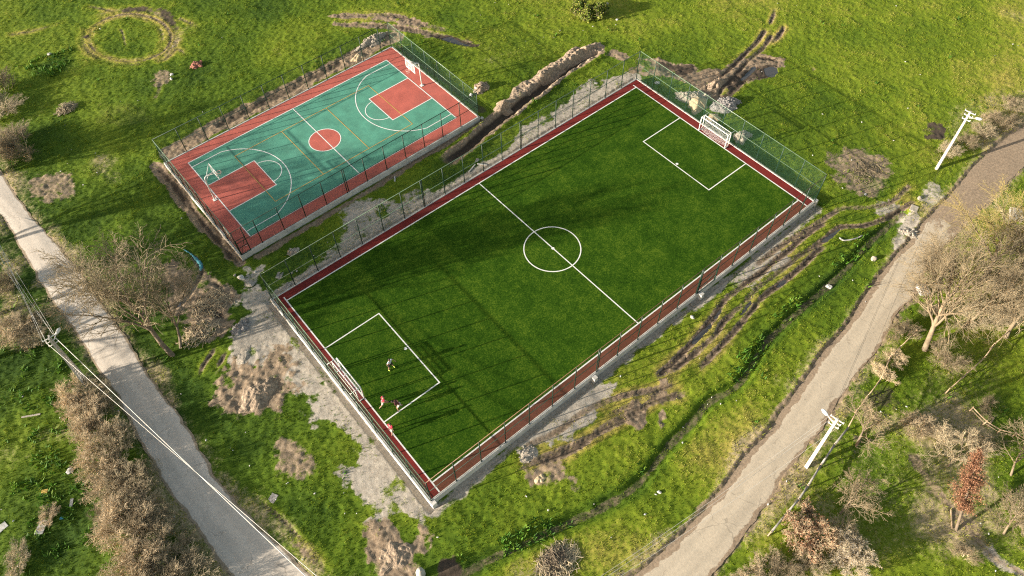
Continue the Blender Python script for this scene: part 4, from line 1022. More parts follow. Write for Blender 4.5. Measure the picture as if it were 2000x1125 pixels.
for i, (a, b) in enumerate(zip((0, 1, 3), (0, 1, 3))):
    cable('thin cable strung between the two concrete poles by the right road', POLES['r'][a], POLES['f'][b], 0.8, 0.008, mat='black', group='cables between the concrete poles')

# ------------------------------------------------------------------ heaps, banks, stones, litter
def mound(px, rx, ry, h, mat, label, name='dirt_mound', cat='heap', seed=1, ang=0.0, rough=0.35, stones=0, stone_mat=None):
    c = gpt(*px); R_ = random.Random(seed); nr, na = 22, 60; V = []; F = []
    A = np.linspace(0, 2 * np.pi, na, endpoint=False)
    t = thing(name, label, cat, (c[0], c[1], c[2]), ang)
    ca, sa = math.cos(ang), math.sin(ang)
    for i in range(nr + 1):
        r = i / nr
        for a in A:
            k = 1 + 0.35 * (float(vnoise(np.array(math.cos(a) * 2 + seed), np.array(math.sin(a) * 2), 1.0, seed)) - 0.5) * 2
            x = r * rx * k * math.cos(a); y = r * ry * k * math.sin(a)
            g = height(c[0] + x * ca - y * sa, c[1] + x * sa + y * ca) - c[2]
            nz = float(fbm(np.array(x + seed * 3.1), np.array(y), 0.9, seed + 5, 4, 0.65)) - 0.5
            V.append((x, y, g + h * (1 - r ** 1.6) * (1 + rough * 2.2 * nz) + nz * rough * 0.4 * (r < 1) - 0.10 * (r ** 3)))
    for i in range(nr):
        for k in range(na):
            F.append([i * na + k, i * na + (k + 1) % na, (i + 1) * na + (k + 1) % na, (i + 1) * na + k][::-1])
    mesh_from('heap', V, F, M[mat], t, smooth=rough < 0.2)
    if stones:
        mb = MB()
        for k in range(stones):
            a = R_.uniform(0, 6.28); r = R_.random() ** 0.6 * 1.05; i = min(int(r * nr), nr); v = V[i * na + int(a / 6.2832 * na) % na]
            s = R_.uniform(0.06, 0.2); mb.blob((v[0], v[1], v[2] + s * 0.2), (s, s * R_.uniform(0.6, 1), s * R_.uniform(0.4, 0.8)), seed * 100 + k, 1, 0.3)
        o = mb.build('loose_lumps', M[stone_mat or mat], t); o['kind'] = 'stuff'
    return t
def bank(px, w, h, mat, label, name='spoil_bank', seed=3):
    P = resample(smooth(wpts(px)), int(len(px) * 38)); n = len(P); d = np.gradient(P, axis=0); d /= np.linalg.norm(d, axis=1)[:, None]; nrm = np.stack([-d[:, 1], d[:, 0]], 1)
    m_ = 45; tt = np.linspace(-1, 1, m_)
    Q = P[:, None] + nrm[:, None] * (tt * w * 1.15)[None, :, None]
    Q = Q + (np.stack([vnoise(Q[..., 0], Q[..., 1], 0.9, seed + 40), vnoise(Q[..., 0], Q[..., 1], 0.9, seed + 41)], -1) - 0.5) * 0.35
    big = 0.5 + 1.25 * (fbm(Q[..., 0], Q[..., 1], 2.0, seed + 9, 2) - 0.5); med = fbm(Q[..., 0], Q[..., 1], 0.75, seed + 20, 3, 0.7)
    e = np.clip(np.minimum(np.arange(n), n - 1 - np.arange(n)) / 14, 0, 1)[:, None]
    rad = np.abs(tt)[None, :] / (0.35 + 1.0 * big)
    Z = np.array([[height(*q) for q in row] for row in Q]) + h * e * (0.25 + 1.7 * np.clip(big - 0.15, 0, 1)) * np.clip(1 - rad ** 1.7, 0, 1) * (0.1 + 1.75 * med) + (fbm(Q[..., 0], Q[..., 1], 0.38, seed + 30, 2) - 0.5) * 0.22 * np.clip(1.2 - rad, 0, 1) - 0.10 * np.abs(tt)[None, :] ** 4
    V = np.concatenate([Q, Z[..., None]], -1).reshape(-1, 3)
    I = np.arange(n * m_).reshape(n, m_)
    F = np.stack([I[:-1, :-1], I[:-1, 1:], I[1:, 1:], I[1:, :-1]], -1).reshape(-1, 4)
    return tag(mesh_from(name, V, F, M[mat]), label, 'earth bank')
bank(z3([(530, 262), (460, 290), (380, 320), (300, 370), (230, 415), (170, 450), (90, 500), (20, 560), (-40, 610)]), 1.0, 0.40, 'dirt', 'long lumpy bank of dug brown earth along the upper side of the trench', seed=3)
bank(z3([(500, 305), (400, 375), (290, 460), (200, 540), (110, 610), (20, 680)]), 0.38, 0.24, 'dirt', 'thin broken ridge of brown earth along the lower side of the trench', seed=8)
mound((727, 82), 2.3, 1.0, 0.6, 'pale_rubble', 'pale heap of dug soil and stones behind the far corner of the basketball court', seed=4, ang=0.1, stones=60)
mound((700, 112), 1.2, 0.7, 0.35, 'sand', 'small sandy heap in the dug strip behind the basketball court', seed=14, ang=0.4)
mound((940, 172), 1.15, 0.85, 0.75, 'dirt', 'cone of crumbly brown earth beside the white rubble at the court corner', seed=5, stones=70)
mound((985, 207), 1.3, 1.0, 0.75, 'dirt', 'rounded brown earth lump at the lower end of the trench bank', seed=6)
mound((1362, 205), 1.75, 1.35, 0.8, 'sand', 'large smooth heap of yellow sand behind the far goal fence', 'sand_heap', seed=7, rough=0.1, ang=0.6)
mound((1392, 232), 1.1, 0.8, 0.5, 'sand', 'smaller sand heap between the sand and the grey rubble behind the goal', 'sand_heap', seed=17, rough=0.15)
mound((1350, 190), 2.4, 1.0, 0.55, 'pale_rubble', 'long heap of pale broken rubble behind the sand heap', 'rubble_heap', seed=8, ang=-0.9, stones=70)
mound((1418, 205), 1.8, 1.4, 0.75, 'grey_rubble', 'big heap of grey rubble and stones behind the far goal', 'rubble_heap', seed=9, stones=110, ang=-0.5)
mound((1448, 268), 1.2, 0.95, 0.75, 'pale_rubble', 'small heap of sandy rubble to the right of the far goal', 'rubble_heap', seed=10, stones=60)
mound((1397, 165), 1.3, 0.8, 0.65, 'dirt', 'brown clod heap beside the crossing tyre tracks', seed=11, stones=20)
mound((572, 493), 0.75, 0.5, 0.25, 'pale_rubble', 'small patch of pale rubble in the grass between the two courts', 'rubble_heap', seed=12, stones=30)
mound((384, 127), 0.85, 0.65, 0.35, 'brick', 'small heap of broken red bricks on the grass below the ring of tyre tracks', 'brick_heap', seed=13, stones=40)
mound((1030, 886), 0.95, 0.7, 0.16, 'pale_rubble', 'low whitish rubble heap beside the tyre tracks under the football pitch', 'rubble_heap', seed=15, stones=24, stone_mat='stone')
mound((470, 640), 1.1, 0.8, 0.22, 'grey_rubble', 'heap of grey gravel on the mud to the right of the bare tree', 'rubble_heap', seed=16, stones=40)
mound((478, 693), 1.5, 0.8, 0.10, 'pale_rubble', 'pale gravel tongue spread at the edge of the gravel strip', 'rubble_heap', seed=18, ang=0.9, rough=0.15)
mound((505, 768), 2.4, 1.3, 0.26, 'dirt', 'broad heap of brown mud and dead grass below the gravel strip', seed=19, ang=0.3, rough=0.5)
mound((770, 1085), 1.7, 1.4, 0.18, 'dirt', 'wide spread of dark brown earth near the white sack', seed=20, rough=0.5)
mound((1055, 935), 0.6, 0.4, 0.25, 'sand', 'small light clod of earth among the lower tyre tracks', seed=21)
mound((1780, 455), 0.9, 1.2, 0.12, 'pale_rubble', 'heap of straw coloured rubble at the end of the ditch by the road', 'rubble_heap', seed=22, stones=30)

def stick_pile(px, r, h, n, label, seed, mat='twig'):
    c = gpt(*px); R_ = random.Random(seed); mb = MB()
    for k in range(n):
        a = R_.uniform(0, 6.283); q_ = R_.random() ** 0.6 * r; c0 = Vector((q_ * math.cos(a), q_ * math.sin(a) * 0.7, R_.uniform(0.02, h) * (1 - (q_ / r) ** 2) + 0.03))
        g = R_.gauss(0.4, 0.75); L_ = R_.uniform(0.25, 0.75) * min(1.0, r); dv = Vector((math.cos(g), math.sin(g), R_.gauss(0, 0.10))); sd = Vector((-dv.y, dv.x, 0)) * R_.gauss(0, 0.14)
        s = R_.uniform(0.010, 0.034)
        mb.tube([c0 - dv * L_, c0 + sd, c0 + dv * L_ + Vector((0, 0, -0.05))], [s, s * 0.8, s * 0.4], 3, False)
    o = mb.build('brush_pile', M[mat]); o.location = c
    return tag(o, label, 'brush pile')
stick_pile((1088, 1099), 1.9, 0.30, 380, 'big flat pile of cut brown branches between the ditch and the lower edge', 31, 'twig')
stick_pile((1085, 1094), 1.3, 0.42, 260, 'tangle of thin dark branches lying on top of the big branch pile', 33, 'bark')
stick_pile((131, 213), 1.1, 0.6, 260, 'pile of cut purple brown branches on the grass right of the left shrub', 32, 'twig')
stick_pile((420, 590), 2.2, 0.35, 260, 'loose litter of broken twigs over the mud beside the bare tree', 34, 'twig')
stick_pile((390, 650), 1.8, 0.30, 220, 'fallen twigs spread on the ground right of the bare tree trunk', 35, 'twig_red')
stick_pile((1690, 335), 2.0, 0.15, 160, 'thin dry straw and stalks on the bare patch in the right field', 36, 'twig_pale')

def stone(px, r, label, seed, mat='stone', flat=0.7, group=None, name='stone', cat='stone'):
    c = gpt(*px); R_ = random.Random(seed)
    r *= 0.72; o = MB().blob((0, 0, 0), (r, r * R_.uniform(0.5, 0.9), r * flat), seed, 2 if r > 0.3 else 1, 0.30).build(name, M[mat]); o.location = (c[0], c[1], c[2] + r * flat * 0.45); o.rotation_euler = (0, 0, R_.uniform(0, 3))
    return tag(o, label, cat, group)
stone((97, 107), 0.42, 'white boulder among dark leaves at the upper left', 1, 'litter')
stone((336, 146), 0.36, 'pair of white sacks on bare soil below the tyre ring, upper one', 2, 'litter', name='white_sack', cat='sack')
stone((335, 155), 0.34, 'pair of white sacks on bare soil below the tyre ring, lower one', 3, 'litter', name='white_sack', cat='sack')
stone((459, 538), 0.26, 'small pale stone beside the left end of the gravel strip', 4)
stone((472, 544), 0.5, 'jagged white block at the top end of the gravel strip', 5, 'litter')
stone((488, 556), 0.6, 'wide pale slab at the top end of the gravel strip', 6, 'stone', 0.3)
stone((499, 532), 0.28, 'round white stone by the fence corner at the gravel strip', 7, 'litter')
stone((570, 534), 0.24, 'round whitish stone inside the fence corner by the red strip', 8)
stone((801, 317), 0.30, 'grey boulder below the kerb of the basketball court', 9)
stone((1350, 596), 0.26, 'pale stone on the bare soil beside the kerb footing', 10)
stone((1352, 620), 0.34, 'white clump of rubble above the long puddle', 11, 'litter')
stone((1619, 561), 0.5, 'white crumpled rubbish heap in the ditch', 12, 'litter', 0.5, name='rubbish_heap', cat='rubbish')
stone((1287, 962), 0.28, 'white round stone on the grass between ditch and road', 13, 'litter')
stone((1281, 966), 0.16, 'small white stone touching the round white one by the ditch', 14, 'litter')
stone((1706, 506), 0.42, 'tan rock beside the green end of the ditch', 15)
stone((931, 176), 0.55, 'white rubble block next to the crumbly earth cone', 16, 'litter')
stone((920, 187), 0.42, 'white rubble lump lying against the fence end near the earth cone', 26, 'litter')
stone((941, 232), 0.40, 'white broken block at the lower right corner of the basketball court', 17, 'litter')
stone((1164, 163), 0.40, 'crumpled white sheet on the grass beside the football fence', 18, 'litter', 0.35, name='plastic_sheet', cat='sheet')
stone((1284, 162), 0.5, 'long white plastic sheet behind the far corner of the football fence', 19, 'litter', 0.22, name='plastic_sheet', cat='sheet')
stone((1205, 39), 0.30, 'white rag on the far grass near the top edge', 20, 'litter', name='rag', cat='rag')
stone((1186, 8), 0.32, 'white lump beside the leafy bush at the top edge', 21, 'litter')
stone((138, 920), 0.45, 'curled white cloth on the grass left of the hedge', 22, 'litter', 0.5, name='rag', cat='rag')
stone((812, 388), 0.35, 'pale stone on the gravel below the far fence of the football pitch', 24)
stone((1795, 388), 0.4, 'tan rock on the straw at the end of the ditch', 27)
t = thing('white_sack', 'tall white bulging sack standing at the lower edge beside dark soil', 'sack', gpt(823, 1122), 0.4)
MB().tube([(0, 0, -0.05), (0, 0, 0.15), (0, 0.02, 0.5), (0.02, 0.02, 0.85), (0.03, 0.0, 1.05), (0.03, 0, 1.15)], [0.30, 0.36, 0.37, 0.30, 0.14, 0.05], 10).build('bag', M['litter'], t, True)
MB().ring((0.03, 0, 1.03), 0.13, 0.04, -0.03, 0.03, 12).build('tie', M['wood'], t)
def slab(px, sx, sy, sz, rz, mat, label, name='slab', cat='slab', tilt=0.0):
    c = gpt(*px); mb = MB().box((0, 0, 0), (sx, sy, sz)); o = mb.build(name, M[mat]); o.location = (c[0], c[1], c[2] + sz * 0.4 + abs(tilt) * sx * 0.3); o.rotation_euler = (0, tilt, rz)
    bv = o.modifiers.new('bevel', 'BEVEL'); bv.width = min(sz * 0.2, 0.03); bv.segments = 1
    return tag(o, label, cat)
slab((1785, 408), 0.9, 0.75, 0.12, 0.3, 'stone', 'square concrete cover slab on the verge by the road')
slab((1800, 569), 1.15, 0.85, 0.5, 0.9, 'litter', 'white plastic crate shell at the road edge under the willow', 'crate', 'crate', 0.2)
slab((1690, 380), 0.3, 0.2, 0.05, 0.3, 'litter', 'white scrap on the bare patch of the right field', 'scrap', 'scrap')
slab((533, 973), 0.75, 0.6, 0.04, 0.5, 'grey_rubble', 'grey flat board lying in the grass right of the left road', 'board', 'board')
slab((82, 1030), 1.2, 0.65, 0.05, 0.9, 'litter', 'large pale board lying in the grass left of the hedge', 'board', 'board', 0.15)
slab((4, 1030), 0.8, 0.6, 0.05, 0.2, 'litter', 'pale board cut by the left edge of the picture', 'board', 'board')
slab((140, 982), 0.75, 0.25, 0.05, 1.1, 'litter', 'narrow pale board beside the hedge', 'board', 'board', 0.1)
slab((61, 812), 1.6, 0.16, 0.06, -0.5, 'stone', 'grey plank lying in the leafy weeds on the left', 'plank', 'plank')
slab((88, 960), 0.5, 0.35, 0.10, -0.5, 'yellow', 'small yellow wrapper in the weeds left of the hedge', 'wrapper', 'wrapper')
slab((121, 1012), 0.3, 0.2, 0.06, -0.5, 'blue', 'small blue scrap in the weeds left of the hedge', 'scrap', 'scrap')
slab((922, 329), 1.35, 0.14, 0.1, 0.35, 'litter', 'pale plank lying flat between the courts by the football fence', 'plank', 'plank')
slab((942, 322), 1.1, 0.14, 0.1, -0.75, 'litter', 'pale plank leaning across the others between the courts', 'plank', 'plank', 0.15)
slab((932, 313), 0.5, 0.35, 0.06, 0.6, 'grey_rubble', 'small grey plate lying by the pale planks', 'plate', 'plate')
slab((771, 350), 0.8, 0.16, 0.08, 1.0, 'litter', 'white broken slat on the grass below the basketball court', 'plank', 'plank')
slab((546, 538), 0.8, 0.6, 0.03, 0.7, 'grey_rubble', 'dark grey mat on the ground in the corner of the football fence', 'mat', 'mat')
slab((560, 560), 1.0, 0.5, 0.03, 0.5, 'grey_rubble', 'dark grey cover sheet beside the red strip in the fence corner', 'mat', 'mat')
slab((1983, 421), 1.5, 1.2, 0.4, 0.5, 'litter', 'white round topped tank under the yellow willow at the right edge', 'water_tank', 'tank')
# blue hose sleeve and a curved white pipe
P = smooth(za([(1080, 340), (1120, 365), (1150, 395), (1180, 430), (1175, 465)]) , 4)
tag(MB().tube([gpt(*q, 0.05) for q in P], [0.05, 0.06, 0.08, 0.05, 0.09, 0.07, 0.10, 0.12, 0.20, 0.13, 0.22, 0.16, 0.23, 0.14, 0.17, 0.12, 0.05][:len(P)], 8).build('blue_tarpaulin', M['blue'], None, True), 'crumpled blue tarpaulin strip lying along the muddy rut', 'tarpaulin')
P = smooth(z8([(418, 270), (440, 285), (480, 282), (520, 272), (550, 258)]), 4)
tag(MB().tube([gpt(*q, 0.06) for q in P], 0.08, 6).build('white_pipe', M['litter'], None, True), 'curved white plastic pipe lying beside the puddle track', 'pipe')

# white scraps of litter and pebbles scattered over the grass: copies of one crumpled scrap
base = MB().blob((0, 0, 0.04), (0.10, 0.07, 0.04), 77, 1, 0.4).build('litter_scrap', M['litter'])
tag(base, 'small white scrap of litter lying on the ground', 'litter', 'white scraps scattered about')
LIT = [(196, 57), (338, 91), (434, 74), (396, 219), (140, 293), (132, 320), (163, 362), (119, 335), (127, 245), (236, 198), (331, 287), (187, 300), (355, 427), (270, 197), (190, 338), (938, 30), (932, 43), (967, 6), (993, 9), (1027, 81), (1053, 86), (1062, 73), (1082, 74), (1133, 79), (1158, 52), (1203, 49), (1139, 60), (1094, 60), (1606, 224), (1683, 239), (1745, 275), (1773, 212), (1768, 121), (1797, 146), (1978, 87), (1988, 90), (1943, 109), (1645, 368), (1587, 304), (1663, 313), (1475, 129), (1488, 140), (1518, 7), (1556, 11), (1750, 12), (640, 474), (613, 500), (592, 555), (664, 526), (690, 512), (687, 546), (580, 530), (700, 330), (686, 560), (747, 525), (560, 945), (563, 943), (615, 964), (697, 1003), (539, 976), (674, 1003), (672, 963), (591, 1093), (855, 1050), (1071, 997), (1028, 970), (1194, 1050), (1160, 985), (1333, 865), (1407, 789), (1382, 790), (1438, 783), (1390, 776), (1297, 570), (1665, 548), (1733, 640), (1690, 590), (1600, 540), (1201, 570), (1203, 575), (354, 770), (450, 875), (455, 880), (488, 910), (480, 845), (403, 860), (45, 775), (198, 930), (14, 1090), (36, 1107), (24, 1100), (3, 995), (27, 1018), (118, 816), (232, 803), (240, 815), (367, 1065), (336, 1012), (341, 1010), (37, 580), (73, 585), (1610, 900), (1648, 935), (1950, 932), (1915, 1022), (1930, 1043), (1944, 1115), (1720, 805), (1750, 800), (1770, 795), (1505, 935), (1536, 940), (1640, 1085), (1500, 985), (1260, 1005), (1334, 835), (1366, 700), (1212, 735), (1230, 660)]
RL_ = random.Random(5)
for k, (x, y) in enumerate(LIT):
    o = base if k == 0 else base.copy()
    if k: COL.objects.link(o)
    o.location = gpt(x, y, 0.03); o.rotation_euler = (RL_.uniform(-.4, .4), RL_.uniform(-.4, .4), RL_.uniform(0, 6)); s = RL_.uniform(0.5, 1.25); o.scale = (s, s * RL_.uniform(.6, 1.2), s)

# old rail and stick fences on the right
def rail_fence(label, pts, hs, post_mat='wood', rail_mat='wood', r=0.06, rail2=True):
    P = [gpt(*q) for q in pts]; t = thing('rail_fence', label, 'fence', P[0])
    L_ = [Vector(p - P[0]) for p in P]
    for k, p in enumerate(L_):
        MB().tube([p - Vector((0, 0, 0.3)), p + Vector((0.03, 0.02, hs + 0.1))], [0.07, 0.055], 6).build('post', M[post_mat], t, True)
    for a, b in zip(L_[:-1], L_[1:]):
        MB().tube([a + Vector((0, 0, hs)), a.lerp(b, 0.5) + Vector((0.02, 0, hs - 0.06)), b + Vector((0, 0, hs))], r, 6).build('rail', M[rail_mat], t, True)
        if rail2: MB().tube([a + Vector((0, 0, hs * .5)), b + Vector((0, 0, hs * .45))], r * 0.6, 5).build('rail', M[post_mat], t, True)
    return t
M['rust_pipe'] = simple('rusty_grey_pipe', (0.20, 0.19, 0.17), 0.7, 0.5, 1.5)
rail_fence('long rusty grey rail leaning along the grass behind the bend pole', ze([(0, 890), (100, 770), (160, 700), (215, 620), (290, 500), (370, 380), (450, 280)]), 0.9, 'wood', 'rust_pipe', 0.085, False)
rail_fence('weathered stick fence running up from the bend pole towards the willow', ze([(450, 280), (510, 170), (570, 90), (640, 0)]) + z8([(700, 990), (760, 930), (850, 840)]), 0.8, 'wood', 'wood', 0.05)
rail_fence('weathered stick fence on the right beyond the big willow', z8([(1040, 1180), (1140, 1090), (1240, 1000), (1300, 920), (1400, 830), (1470, 770)]), 0.9, 'wood', 'wood', 0.05)
rail_fence('low grey stick fence in the scrub at the right edge', ze([(1180, 160), (1260, 240), (1340, 290), (1430, 310), (1500, 350)]), 0.7, 'wood', 'wood', 0.05)
slab((1935, 825), 1.2, 0.12, 0.08, 0.1, 'wood', 'short pale plank in the scrub near the right stick fence', 'plank', 'plank')
slab((1858, 1014), 1.6, 0.1, 0.08, 0.6, 'wood', 'pale plank on the ground before the rusty conifer trunk', 'plank', 'plank')

# ------------------------------------------------------------------ trees and shrubs
def seg_mesh(segs, sides):
    A = np.array([s[0] for s in segs]); B = np.array([s[1] for s in segs]); r0 = np.array([s[2] for s in segs]); r1 = np.array([s[3] for s in segs])
    d = B - A; d /= np.linalg.norm(d, axis=1)[:, None] + 1e-9
    h = np.where(np.abs(d[:, 2:3]) > 0.9, np.array([[1.0, 0, 0]]), np.array([[0, 0, 1.0]]))
    a = np.cross(d, h); a /= np.linalg.norm(a, axis=1)[:, None]; b = np.cross(a, d)
    t = np.arange(sides) * 2 * np.pi / sides
    o = a[:, None] * np.cos(t)[None, :, None] + b[:, None] * np.sin(t)[None, :, None]
    V = np.concatenate([A[:, None] + o * r0[:, None, None], B[:, None] + o * r1[:, None, None]], 1).reshape(-1, 3)
    n = len(segs); k = np.arange(sides); k1 = (k + 1) % sides
    f = np.stack([k, k1, k1 + sides, k + sides], 1)
    F = (np.arange(n)[:, None, None] * 2 * sides + f[None]).reshape(-1, 4)
    return V, F
def rot_away(d, ang, az):
    a = d.orthogonal().normalized(); b = d.cross(a)
    return (d * math.cos(ang) + (a * math.cos(az) + b * math.sin(az)) * math.sin(ang)).normalized()
def grow(R_, p, d, L_, r, lvl, cfg, out):
    n = cfg['n'][lvl]; st = L_ / n; pts = [p]
    for i in range(n):
        d = (d + Vector((R_.gauss(0, 1), R_.gauss(0, 1), R_.gauss(0, 1))) * cfg['wob'][lvl] + Vector((0, 0, cfg['trop'][lvl]))).normalized()
        q = p + d * st; ra = r * (1 - i / n * 0.72); rb = r * (1 - (i + 1) / n * 0.72)
        out[min(lvl, 2)].append((tuple(p), tuple(q), ra, rb)); p = q
        if lvl < cfg['max'] and (i + 1) / n >= cfg['from'][lvl]:
            k = cfg['kids'][lvl]; k = int(k) + (R_.random() < k - int(k))
            for _ in range(k):
                dd = rot_away(d, R_.uniform(*cfg['ang'][lvl]), R_.uniform(0, 6.283))
                grow(R_, p, dd, L_ * R_.uniform(*cfg['len'][lvl]) * (1.1 - 0.5 * (i + 1) / n), max(rb * 0.62, 0.006), lvl + 1, cfg, out)
CFG = {
 'fan': dict(max=3, n=[5, 9, 7, 5], wob=[.10, .10, .15, .2], trop=[.04, .03, .01, -.01], kids=[2.6, 1.9, 2.3], ang=[(.35, .95), (.35, .85), (.4, .95)], len=[(.9, 1.3), (.34, .6), (.35, .65)], **{'from': [.35, .2, .15]}),
 'willow': dict(max=3, n=[5, 9, 9, 6], wob=[.10, .13, .14, .2], trop=[.05, .02, -.015, -.04], kids=[2.6, 2.2, 1.7], ang=[(.35, 1.05), (.3, .85), (.35, .9)], len=[(.9, 1.35), (.40, .75), (.35, .6)], **{'from': [.4, .15, .2]}),
 'whip': dict(max=2, n=[7, 6, 4], wob=[.09, .12, .16], trop=[.03, .03, .02], kids=[2.1, 1.7], ang=[(.25, .75), (.3, .9)], len=[(.40, .7), (.4, .7)], **{'from': [.15, .2]}),
 'shrub': dict(max=3, n=[5, 4, 4, 3], wob=[.14, .18, .2, .22], trop=[.05, .04, .02, .0], kids=[1.8, 1.7, 1.5], ang=[(.35, .9), (.4, 1.0), (.4, 1.1)], len=[(.5, .75), (.45, .7), (.45, .7)], **{'from': [.2, .2, .2]}),
 'small': dict(max=3, n=[5, 7, 6, 4], wob=[.08, .13, .17, .2], trop=[.03, .03, .02, .0], kids=[2.6, 1.9, 1.8], ang=[(.5, 1.15), (.4, 1.0), (.4, 1.0)], len=[(.8, 1.2), (.4, .7), (.4, .7)], **{'from': [.4, .2, .2]}),
}
def tree_mesh(name, seed, H, r, cfg, bark, twig, lean=(0, 0), tmin=0.010, label=None, cat='tree', loc=(0, 0, 0), group=None, rz=0.0):
    R_ = random.Random(seed); out = [[], [], []]
    grow(R_, Vector((0, 0, -0.15)), Vector((lean[0], lean[1], 1)).normalized(), H, r, 0, CFG[cfg], out)
    t = thing(name, label, cat, loc, rz, group)
    V, F = seg_mesh(out[0], 9); mesh_from('trunk', V, F, M[bark], t, True)
    V, F = seg_mesh([(a, b, max(x, tmin * 1.6), max(y, tmin * 1.3)) for a, b, x, y in out[1]], 6); mesh_from('limbs', V, F, M[bark], t, True)
    V, F = seg_mesh([(a, b, max(x, tmin), max(y, tmin * 0.7)) for a, b, x, y in out[2]], 3); o = mesh_from('crown', V, F, M[twig], t); 
    return t
def shrub(name, seed, H, spread, stems, bark, twig, label=None, loc=(0, 0, 0), group=None, tmin=0.009, cat='shrub', cfg='shrub', flat=0.9):
    R_ = random.Random(seed); out = [[], [], []]
    for k in range(stems):
        a = R_.uniform(0, 6.283); t_ = R_.random() ** 0.7 * flat; p = Vector((math.cos(a), math.sin(a), 0)) * spread * R_.random() ** .5 * 0.75
        d = Vector((math.cos(a) * math.sin(t_), math.sin(a) * math.sin(t_), math.cos(t_)))
        grow(R_, p + Vector((0, 0, -0.1)), d, H * R_.uniform(.5, .85), 0.022, 0, CFG[cfg], out)
    t = thing(name, label, cat, loc, 0, group)
    V, F = seg_mesh([(a, b, max(x, tmin * 1.5), max(y, tmin * 1.3)) for a, b, x, y in out[0]], 4); mesh_from('stems', V, F, M[bark], t)
    V, F = seg_mesh([(a, b, max(x, tmin), max(y, tmin * .7)) for a, b, x, y in out[1] + out[2]], 3); mesh_from('crown', V, F, M[twig], t)
    t['_tips'] = 0
    return t, out
def leaf_cloud(pts, size, rs, tint=None, elong=1.6, n0=None):
    n = len(pts); pts = np.asarray(pts)
    d = rs.normal(size=(n, 3)); d /= np.linalg.norm(d, axis=1)[:, None]; e = rs.normal(size=(n, 3)); e -= d * (e * d).sum(1)[:, None]; e /= np.linalg.norm(e, axis=1)[:, None]
    s = size * rs.uniform(.6, 1.4, n)[:, None]
    V = np.stack([pts - e * s * .5, pts + d * s * elong * .5 + e * s * .1, pts + e * s * .5, pts - d * s * elong * .5], 1).reshape(-1, 3)
    F = np.arange(n * 4).reshape(n, 4); t = rs.uniform(0, 1, n) if tint is None else tint; c = np.repeat(t, 4)
    return V, F, {'tint': np.stack([c, c, c, np.ones_like(c)], 1)}

gl = lambda px, py: gpt(px, py)
# big bare tree by the left road
tree_mesh('bare_tree', 3, 8.3, 0.26, 'fan', 'bark', 'twig_pale', (-0.12, 0.26), 0.015, 'big many limbed bare tree between the left road and the gravel strip', 'tree', gl(337, 694))
tree_mesh('bare_tree', 21, 5.6, 0.15, 'fan', 'bark', 'twig_pale', (0.42, 0.30), 0.010, 'smaller bare tree growing close against the big bare tree on its right', 'tree', gl(352, 680))
# willows on the right of the bending road
tree_mesh('willow_tree', 8, 6.6, 0.27, 'willow', 'bark_pale', 'twig_pale', (0.25, 0.05), 0.010, 'big pale willow with a thick split trunk at the right road bend', 'tree', gl(1806, 684))
tree_mesh('willow_tree', 9, 5.6, 0.24, 'willow', 'bark_pale', 'twig_yellow', (0.50, 0.10), 0.010, 'yellow twigged willow at the right edge above the brown road', 'tree', gl(1918, 548))
tree_mesh('willow_tree', 15, 6.0, 0.18, 'willow', 'bark_pale', 'twig_pale', (0.3, -0.1), 0.011, 'slim pale willow right of the thick willow, near the stick fence', 'tree', gl(1880, 640))
tree_mesh('willow_tree', 16, 6.2, 0.2, 'willow', 'bark_pale', 'twig', (0.2, 0.1), 0.011, 'brown twigged willow at the right edge behind the yellow one', 'tree', gl(1975, 560))
tree_mesh('bare_tree', 10, 3.0, 0.14, 'small', 'bark', 'twig_pale', (0.55, 0.25), 0.012, 'small spreading bare tree right of the pole at the bend', 'tree', gl(1672, 872))
tree_mesh('bare_tree', 11, 2.6, 0.08, 'small', 'bark', 'twig', (0.3, 0.2), 0.010, 'thin bare sapling in the scrub left of the rusty conifer', 'tree', gl(1852, 912))
tree_mesh('bare_tree', 12, 2.8, 0.10, 'small', 'bark_pale', 'twig_pale', (0.75, 0.0), 0.012, 'low bare tree leaning right beside the rust coloured shrub', 'tree', gl(1640, 1004))
tree_mesh('bare_tree', 13, 3.4, 0.10, 'small', 'bark_pale', 'twig_pale', (0.5, 0.3), 0.011, 'bare tree at the right edge beyond the rusty conifer', 'tree', gl(1975, 930))
tree_mesh('bare_tree', 14, 3.0, 0.10, 'small', 'bark_pale', 'twig_pale', (0.4, 0.2), 0.011, 'bare tree in the lower right corner beside the pale path', 'tree', gl(1960, 1045))
